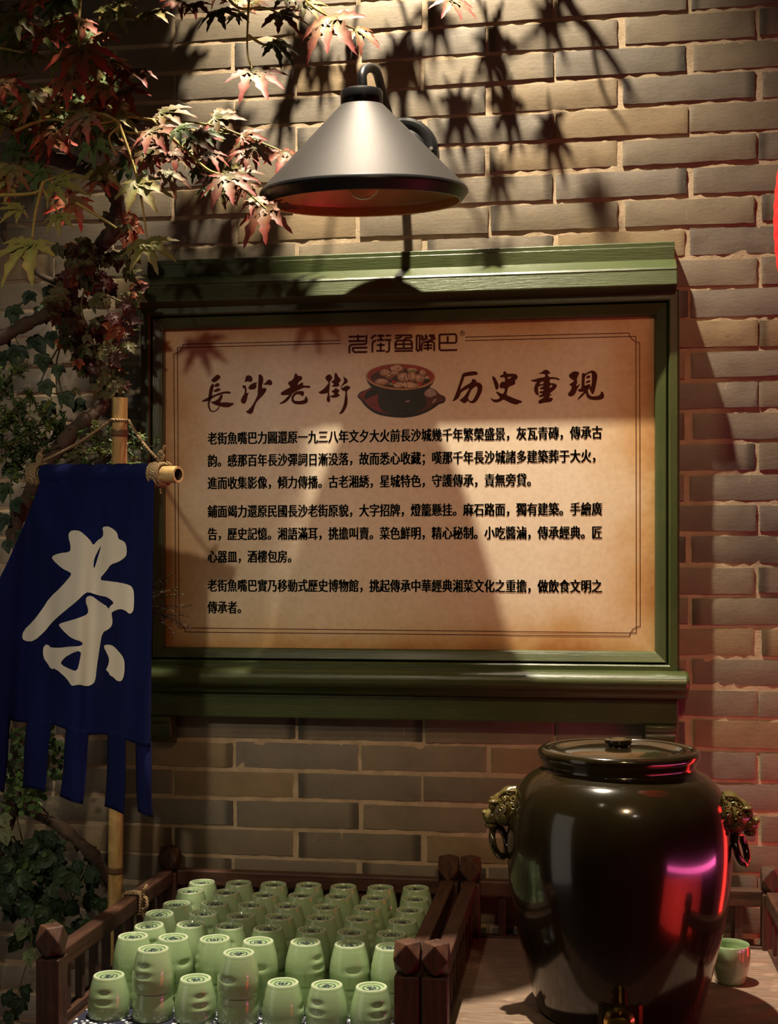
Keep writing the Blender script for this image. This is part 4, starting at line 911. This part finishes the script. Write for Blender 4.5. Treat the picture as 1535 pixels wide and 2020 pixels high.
# the leafy crown of the maple above the left corner, out of view, shading the left of the wall
mp3 = plant('maple_branch', 'dense maple crown mostly above the upper left corner, shading the wall below', 'branch', over(150, 60, .2), 'maple branches')
m = MB(); t = MB()
for i in range(120):
    px = rl.uniform(-520, 350); py = rl.uniform(-40, 160); d = rl.uniform(.10, .20); c = over(px, py, d); a = R(rl.uniform(-150, -30))
    if c.z < ZC + .48: continue
    lobed(m, c, Vector((rl.uniform(-.4, .4), -.6, .9)), Vector((math.cos(a), -.3, math.sin(a))), rl.uniform(.05, .075), MAP, .17, mcols(rl.choice(['mix', 'red', 'grn'])), .2)
for i in range(165):   # nearer layer over the spray
    px = min(rl.uniform(-150, 520), rl.uniform(-150, 600)); c = atZ(px, rl.uniform(-330, -70), rl.uniform(2.10, 2.36)); a = R(rl.uniform(-150, -30))
    lobed(m, c, Vector((rl.uniform(-.4, .4), -.4, 1.0)), Vector((math.cos(a), -.5, math.sin(a))), rl.uniform(.045, .07), MAP, .17, mcols(rl.choice(['mix', 'red', 'grn'])), .2)
for i in range(75):    # leaves whose shade falls on the left of the board
    c = over(rl.uniform(255, 530), rl.uniform(540, 1330), rl.uniform(.27, .31)); a = R(rl.uniform(-150, -30))
    lobed(m, c, Vector((rl.uniform(-.4, .4), -.3, 1.0)), Vector((math.cos(a), -.6, math.sin(a))), rl.uniform(.028, .045), MAP, .16, mcols(rl.choice(['mix', 'red', 'grn'])), .2)
for q in [[(60,-200),(0,0),(-80,120)],[(100,-200),(150,0),(260,120)],[(60,-200),(-200,0),(-350,120)]]:
    p_ = spline([over(x, y, .15) for x, y in q], 6); t.tube(p_, [.006-.004*i/(len(p_)-1) for i in range(len(p_))], 6, 0, True, TWB)
m.build('leaves', M_LEAF, mp3, color=True, smooth=60); t.build('twigs', M_TWIG, mp3, color=True, smooth=60)

# woody vine on the wall
vine = plant('woody_vine', 'thick brown twisted vine stem climbing the wall at the left edge', 'vine', Vector((-.72, -.05, 0.02)))
def woody(name, pts, r):
    p = spline([atZ(*q) if len(q) == 3 and not isinstance(q, Vector) else q for q in pts], 8); N = len(p); mm = MB()
    rr = [r*(1+.12*math.sin(i*.9)+.08*math.sin(i*2.3)) for i in range(N)]
    mm.tube(p, rr, 12); mm.build(name, M_BARK, vine, smooth=60)
woody('main_stem', [(-60,190,2.45),(40,245,2.44),(90,305,2.43),(150,325,2.42),(205,355,2.40),(232,400,2.40),(222,455,2.42),(185,500,2.46),(140,560,2.48),(150,640,2.5),(182,715,2.5),(203,778,2.48),(186,814,2.46),(150,845,2.46),(90,920,2.48),(40,1010,2.52),(28,1060,2.52),(50,1100,2.52),(70,1200,2.54),(40,1400,2.55),(30,1560,2.5),(-10,1700,2.5),(-60,1900,2.5),(-60,2100,2.5)], .0145)
woody('side_stem', [(-60,700,2.48),(0,668,2.48),(50,640,2.48),(100,615,2.49),(140,570,2.49)], .0125)
woody('side_stem', [(20,1555,2.5),(70,1600,2.48),(130,1640,2.46),(185,1690,2.44),(230,1760,2.50)], .0115)
woody('side_stem', [(-20,420,2.5),(5,440,2.5),(10,470,2.5),(40,500,2.5),(75,540,2.5),(130,565,2.49)], .0060)

GL = [(0, 1.0), (58, .9), (-58, .9), (115, .62), (-115, .62)]
IV = [(0, 1.0), (55, .72), (-55, .72), (110, .5), (-110, .5)]
def scatter(m, boxes, shape, wid, colf, zr_, sz, droop=.2, serr=.2, tilt=.4):
    for (x0, y0, x1, y1, cnt) in boxes:
        for i in range(cnt):
            px = rl.uniform(x0, x1); py = rl.uniform(y0, y1); Z = rl.uniform(*zr_)
            c = atZ(px, py, Z); a = R(rl.uniform(-150, -30)); tip = RT*math.cos(a)+UP*math.sin(a)
            n = (CAMD + UP*rl.uniform(-.1, tilt) + RT*rl.uniform(-.7, .7)).normalized()
            lobed(m, c, n, tip, rl.uniform(*sz), shape, wid, colf(), droop, serr)
# small red-green vine leaves
gv = plant('grape_vine', 'clump of small dark green and rust-red vine leaves beside the frame corner', 'vine', atZ(190, 600, 2.44))
m = MB(); t = MB()
def gcol():
    k_ = rl.random()
    if k_ < .14: return (Vector((.13, .06, .018)), Vector((.24, .05, .016)), Vector((.26, .05, .018)))
    if k_ < .4: return (Vector((.05, .02, .012)), Vector((.07, .016, .012)), Vector((.07, .016, .012)))
    return (Vector((.05, .075, .02)), Vector((.06, .07, .02)), Vector((.20, .06, .02)))
scatter(m, [(105,480,255,560,36),(100,560,270,640,40),(120,630,265,700,34),(150,690,260,770,26),(200,420,260,480,8)], GL, .34, gcol, (2.36, 2.50), (.014, .034), .3, .22)
for p in [[(170,470,2.42),(190,530,2.40),(205,580,2.40),(215,620,2.41)],[(215,620,2.41),(240,650,2.41),(262,690,2.42)],[(190,530,2.42),(160,600,2.43),(185,680,2.44),(200,760,2.44)],[(205,580,2.4),(250,600,2.42)],[(150,490,2.44),(130,560,2.44),(140,640,2.45)]]: twig(t, p, .0022, .0012, (.16, .12, .04))
m.build('leaves', M_LEAF, gv, color=True, smooth=60); t.build('tendrils', M_TWIG, gv, color=True, smooth=60)
# ivy
def icol(): return rl.choice([(Vector((.022, .045, .018)), Vector((.018, .038, .016)), Vector((.016, .032, .014))), (Vector((.04, .065, .022)), Vector((.03, .055, .02)), Vector((.022, .045, .016)))])
def vcol(): return (Vector((.07, .12, .035)), Vector((.15, .19, .07)), Vector((.50, .48, .26)))
iv1 = plant('ivy', 'dark ivy with pointed leaves on the wall left of the rust-red vine leaves', 'ivy', atZ(80, 680, 2.52))
m = MB(); t = MB()
for (px, py, s_, a) in [(25,610,.034,-80),(80,610,.030,-70),(120,630,.034,-60),(35,690,.040,-95),(68,670,.036,-60),(83,705,.032,-85),(88,757,.030,-70),(115,725,.024,-90),(128,780,.030,-60),(152,795,.028,-50),(95,800,.034,-100),(5,700,.036,-80),(110,590,.03,-90),(95,570,.028,-60),(60,580,.026,-110),(10,655,.03,-70),(100,660,.03,-80),(20,920,.036,-70),(10,960,.036,-90),(30,990,.03,-60),(5,1020,.034,-100),(40,1050,.026,-70),(15,1070,.024,-80)]:
    a = R(a); lobed(m, atZ(px, py, rl.uniform(2.46, 2.53)), (CAMD+UP*.3+RT*rl.uniform(-.4, .4)), RT*math.cos(a)+UP*math.sin(a), s_, IV, .40, icol(), .2, .04)
for p in [[(115,600,2.52),(118,680,2.5),(112,720,2.5),(125,780,2.5),(150,795,2.5)],[(118,680,2.5),(80,760,2.5),(125,780,2.51)],[(60,590,2.53),(20,620,2.52),(40,690,2.52)],[(30,1100,2.5),(20,1000,2.52),(25,920,2.52)],[(45,860,2.55),(20,920,2.52)]]: twig(t, p, .0018, .0012, (.10, .12, .05))
m.build('leaves', M_LEAF, iv1, color=True, smooth=60); t.build('stems', M_TWIG, iv1, color=True, smooth=60)
iv2 = plant('ivy', 'dark ivy low on the wall between the left edge and the bamboo pole', 'ivy', atZ(90, 1760, 2.48))
m = MB(); t = MB()
scatter(m, [(-20,1640,110,1800,34),(80,1660,200,1830,30),(20,1780,160,1880,14)], IV, .40, icol, (2.38, 2.52), (.022, .036), .25, .04)
for p in [[(180,1690,2.46),(150,1760,2.46),(120,1820,2.46),(110,1880,2.46)],[(20,1640,2.46),(60,1720,2.46),(50,1820,2.46)],[(100,1650,2.47),(130,1740,2.46),(170,1830,2.46)]]: twig(t, p, .0018, .0012, (.08, .08, .03))
m.build('leaves', M_LEAF, iv2, color=True, smooth=60); t.build('stems', M_TWIG, iv2, color=True, smooth=60)
iv3 = plant('ivy', 'variegated ivy with cream leaf edges low by the crate corner and left edge', 'ivy', atZ(80, 1840, 2.42))
m = MB(); t = MB()
for (px, py, s_, a) in [(10,1640,.026,-80),(8,1612,.024,-60),(98,1822,.022,-50),(105,1815,.026,-20),(50,1830,.026,-120),(58,1880,.026,-80),(120,1835,.024,-40),(15,1965,.030,-60),(40,1975,.030,-100),(20,2000,.03,-80),(50,1950,.026,-70)]:
    a = R(a); lobed(m, atZ(px, py, rl.uniform(2.36, 2.42)), (CAMD+UP*.3+RT*rl.uniform(-.4, .4)), RT*math.cos(a)+UP*math.sin(a), s_, IV, .42, vcol() if py < 1900 else icol(), .2, .04)
for p in [[(10,1610,2.42),(30,1740,2.41),(60,1830,2.4),(58,1880,2.4),(30,1980,2.4),(20,2080,2.4)],[(60,1830,2.4),(105,1818,2.4)]]: twig(t, p, .0018, .0012, (.12, .12, .04))
m.build('leaves', M_LEAF, iv3, color=True, smooth=60); t.build('stems', M_TWIG, iv3, color=True, smooth=60)
# feathery green sprays
def feather(m, t, p0, p1, Z0, Z1, nb, ln, cols):
    a = atZ(*p0, Z0); b = atZ(*p1, Z1); t.tube(spline([a, a.lerp(b, .5)+UP*.01, b], 5), [.0028-.0016*i/10 for i in range(11)], 5, 0, True, (.07, .07, .02))
    ax = (b-a)
    for i in range(nb):
        q = rl.uniform(.05, 1.0); c = a.lerp(b, q) + Vector((rl.gauss(0, .012), rl.gauss(0, .012), rl.gauss(0, .010))); sd_ = (RT*rl.gauss(0, 1)+UP*rl.gauss(.25, 1)+CAMD*rl.gauss(0.2, .6)).normalized()
        d = (ax.normalized()*.6+sd_).normalized(); col = rl.choice(cols); L = ln*rl.uniform(.6, 1.2)
        t.tube([a.lerp(b, q), c+d*L*.2], .0009, 4, 0, False, (.06, .07, .02))
        for j in range(15):
            qq = j/14; cc = c + d*L*qq; e = (d*.7 + Vector((rl.gauss(0, 1), rl.gauss(0, 1), rl.gauss(0, 1))).normalized()).normalized(); l2 = L*.42*(1.1-qq*.4)
            w_ = e.orthogonal().normalized()*.0019
            m.add([cc-w_, cc+w_, cc+e*l2*.6+w_*.7, cc+e*l2, cc+e*l2*.6-w_*.7], [(0, 1, 2, 3, 4)], 0, [tuple(Vector(col)*rl.uniform(.7, 1.25))]*5)
FG = [(.050, .095, .022), (.075, .130, .028), (.036, .075, .02), (.15, .21, .045)]
fe = plant('podocarpus_spray', 'feathery dark green needle-leaved sprays behind the top of the blue banner', 'plant', atZ(60, 860, 2.50))
m = MB(); t = MB()
for (p0, p1) in [((-30,830),(25,735)),((-20,860),(60,790)),((10,880),(110,830)),((40,900),(170,850)),((90,910),(215,860)),((120,920),(240,890)),((-30,900),(70,870)),((20,930),(120,880)),((110,900),(130,830)),((60,950),(80,930)),((-30,800),(-5,745)),((170,915),(285,880)),((50,905),(85,825)),((0,850),(40,800))]:
    feather(m, t, p0, p1, 2.50, rl.uniform(2.42, 2.48), 15, .032, FG)
m.build('needles', M_LEAF, fe, color=True); t.build('stems', M_TWIG, fe, color=True, smooth=60)
# boxwood behind the tails
bx = plant('boxwood_sprig', 'small round-leaved green sprig showing behind the banner tails', 'plant', atZ(60, 1520, 2.46))
m = MB(); t = MB()
def roundleaf(m, c, n, tip, s_, col):
    n = n.normalized(); tt = (tip-n*tip.dot(n)).normalized(); e = tt.cross(n); vs = [c]
    for i in range(8):
        a = 2*math.pi*i/8; vs.append(c+tt*s_*(.55+.55*math.cos(a))+e*s_*.42*math.sin(a)-n*s_*.10*abs(math.sin(a)))
    vs[0] = c+tt*s_*.55; m.add(vs, [(0, 1+i, 1+(i+1) % 8) for i in range(8)], 0, [col]*9)
for (x0, y0, x1, y1, cnt, br) in [(10,1430,110,1540,120,1.0),(10,1530,85,1610,110,1.9),(85,1470,130,1530,30,.9),(120,1640,150,1660,4,1),(20,1690,90,1740,60,1.3)]:
    for i in range(cnt):
        px, py = rl.uniform(x0, x1), rl.uniform(y0, y1); c = atZ(px, py, rl.uniform(2.40, 2.50))
        roundleaf(m, c, CAMD+UP*rl.uniform(0, .9)+RT*rl.uniform(-.6, .6), RT*rl.uniform(-1, 1)+UP*rl.uniform(-.6, 1), rl.uniform(.009, .015), tuple(Vector((.045, .085, .018))*br*rl.uniform(.6, 1.3)))
for p in [[(20,1420,2.46),(40,1500,2.45),(50,1600,2.45)],[(90,1430,2.46),(70,1500,2.45),(50,1560,2.45)],[(40,1500,2.45),(120,1490,2.45)],[(30,1600,2.46),(50,1680,2.46),(70,1735,2.46)]]: twig(t, p, .0018, .001, (.10, .08, .03))
m.build('leaves', M_LEAF, bx, color=True, smooth=60); t.build('stems', M_TWIG, bx, color=True, smooth=60)
# dry heather sprig over the lower left corner of the print
he = plant('heather_sprig', 'thin dry brown sprig poking over the lower left corner of the print', 'plant', atZ(285, 1190, 2.34))
m = MB(); t = MB()
for (x1, y1) in [(340,1132),(352,1160),(362,1172),(378,1195),(372,1215),(380,1242),(355,1235),(345,1252),(330,1150),(340,1205),(325,1225),(320,1125)]:
    a = atZ(262+rl.uniform(-6, 6), 1195+rl.uniform(-12, 12), 2.34); b = atZ(x1, y1, rl.uniform(2.28, 2.36)); p = spline([a, a.lerp(b, .55)+UP*rl.uniform(-.004, .012), b], 8)
    t.tube(p, [.0014-.0008*i/(len(p)-1) for i in range(len(p))], 4, 0, True, (.05, .022, .01))
    for i in range(3, len(p)):
        for q in range(5):
            d = Vector((rl.gauss(0, 1), rl.gauss(0, 1), rl.gauss(0, 1))).normalized(); l2 = .0055; w_ = d.orthogonal().normalized()*.0008
            c = p[i].lerp(p[i-1], rl.random()); m.add([c-w_, c+w_, c+d*l2], [(0, 1, 2)], 0, [tuple(Vector((.055, .025, .012)) if y1 > 1180 else Vector((.08, .07, .02)))]*3)
m.build('leaves', M_LEAF, he, color=True); t.build('stems', M_TWIG, he, color=True)
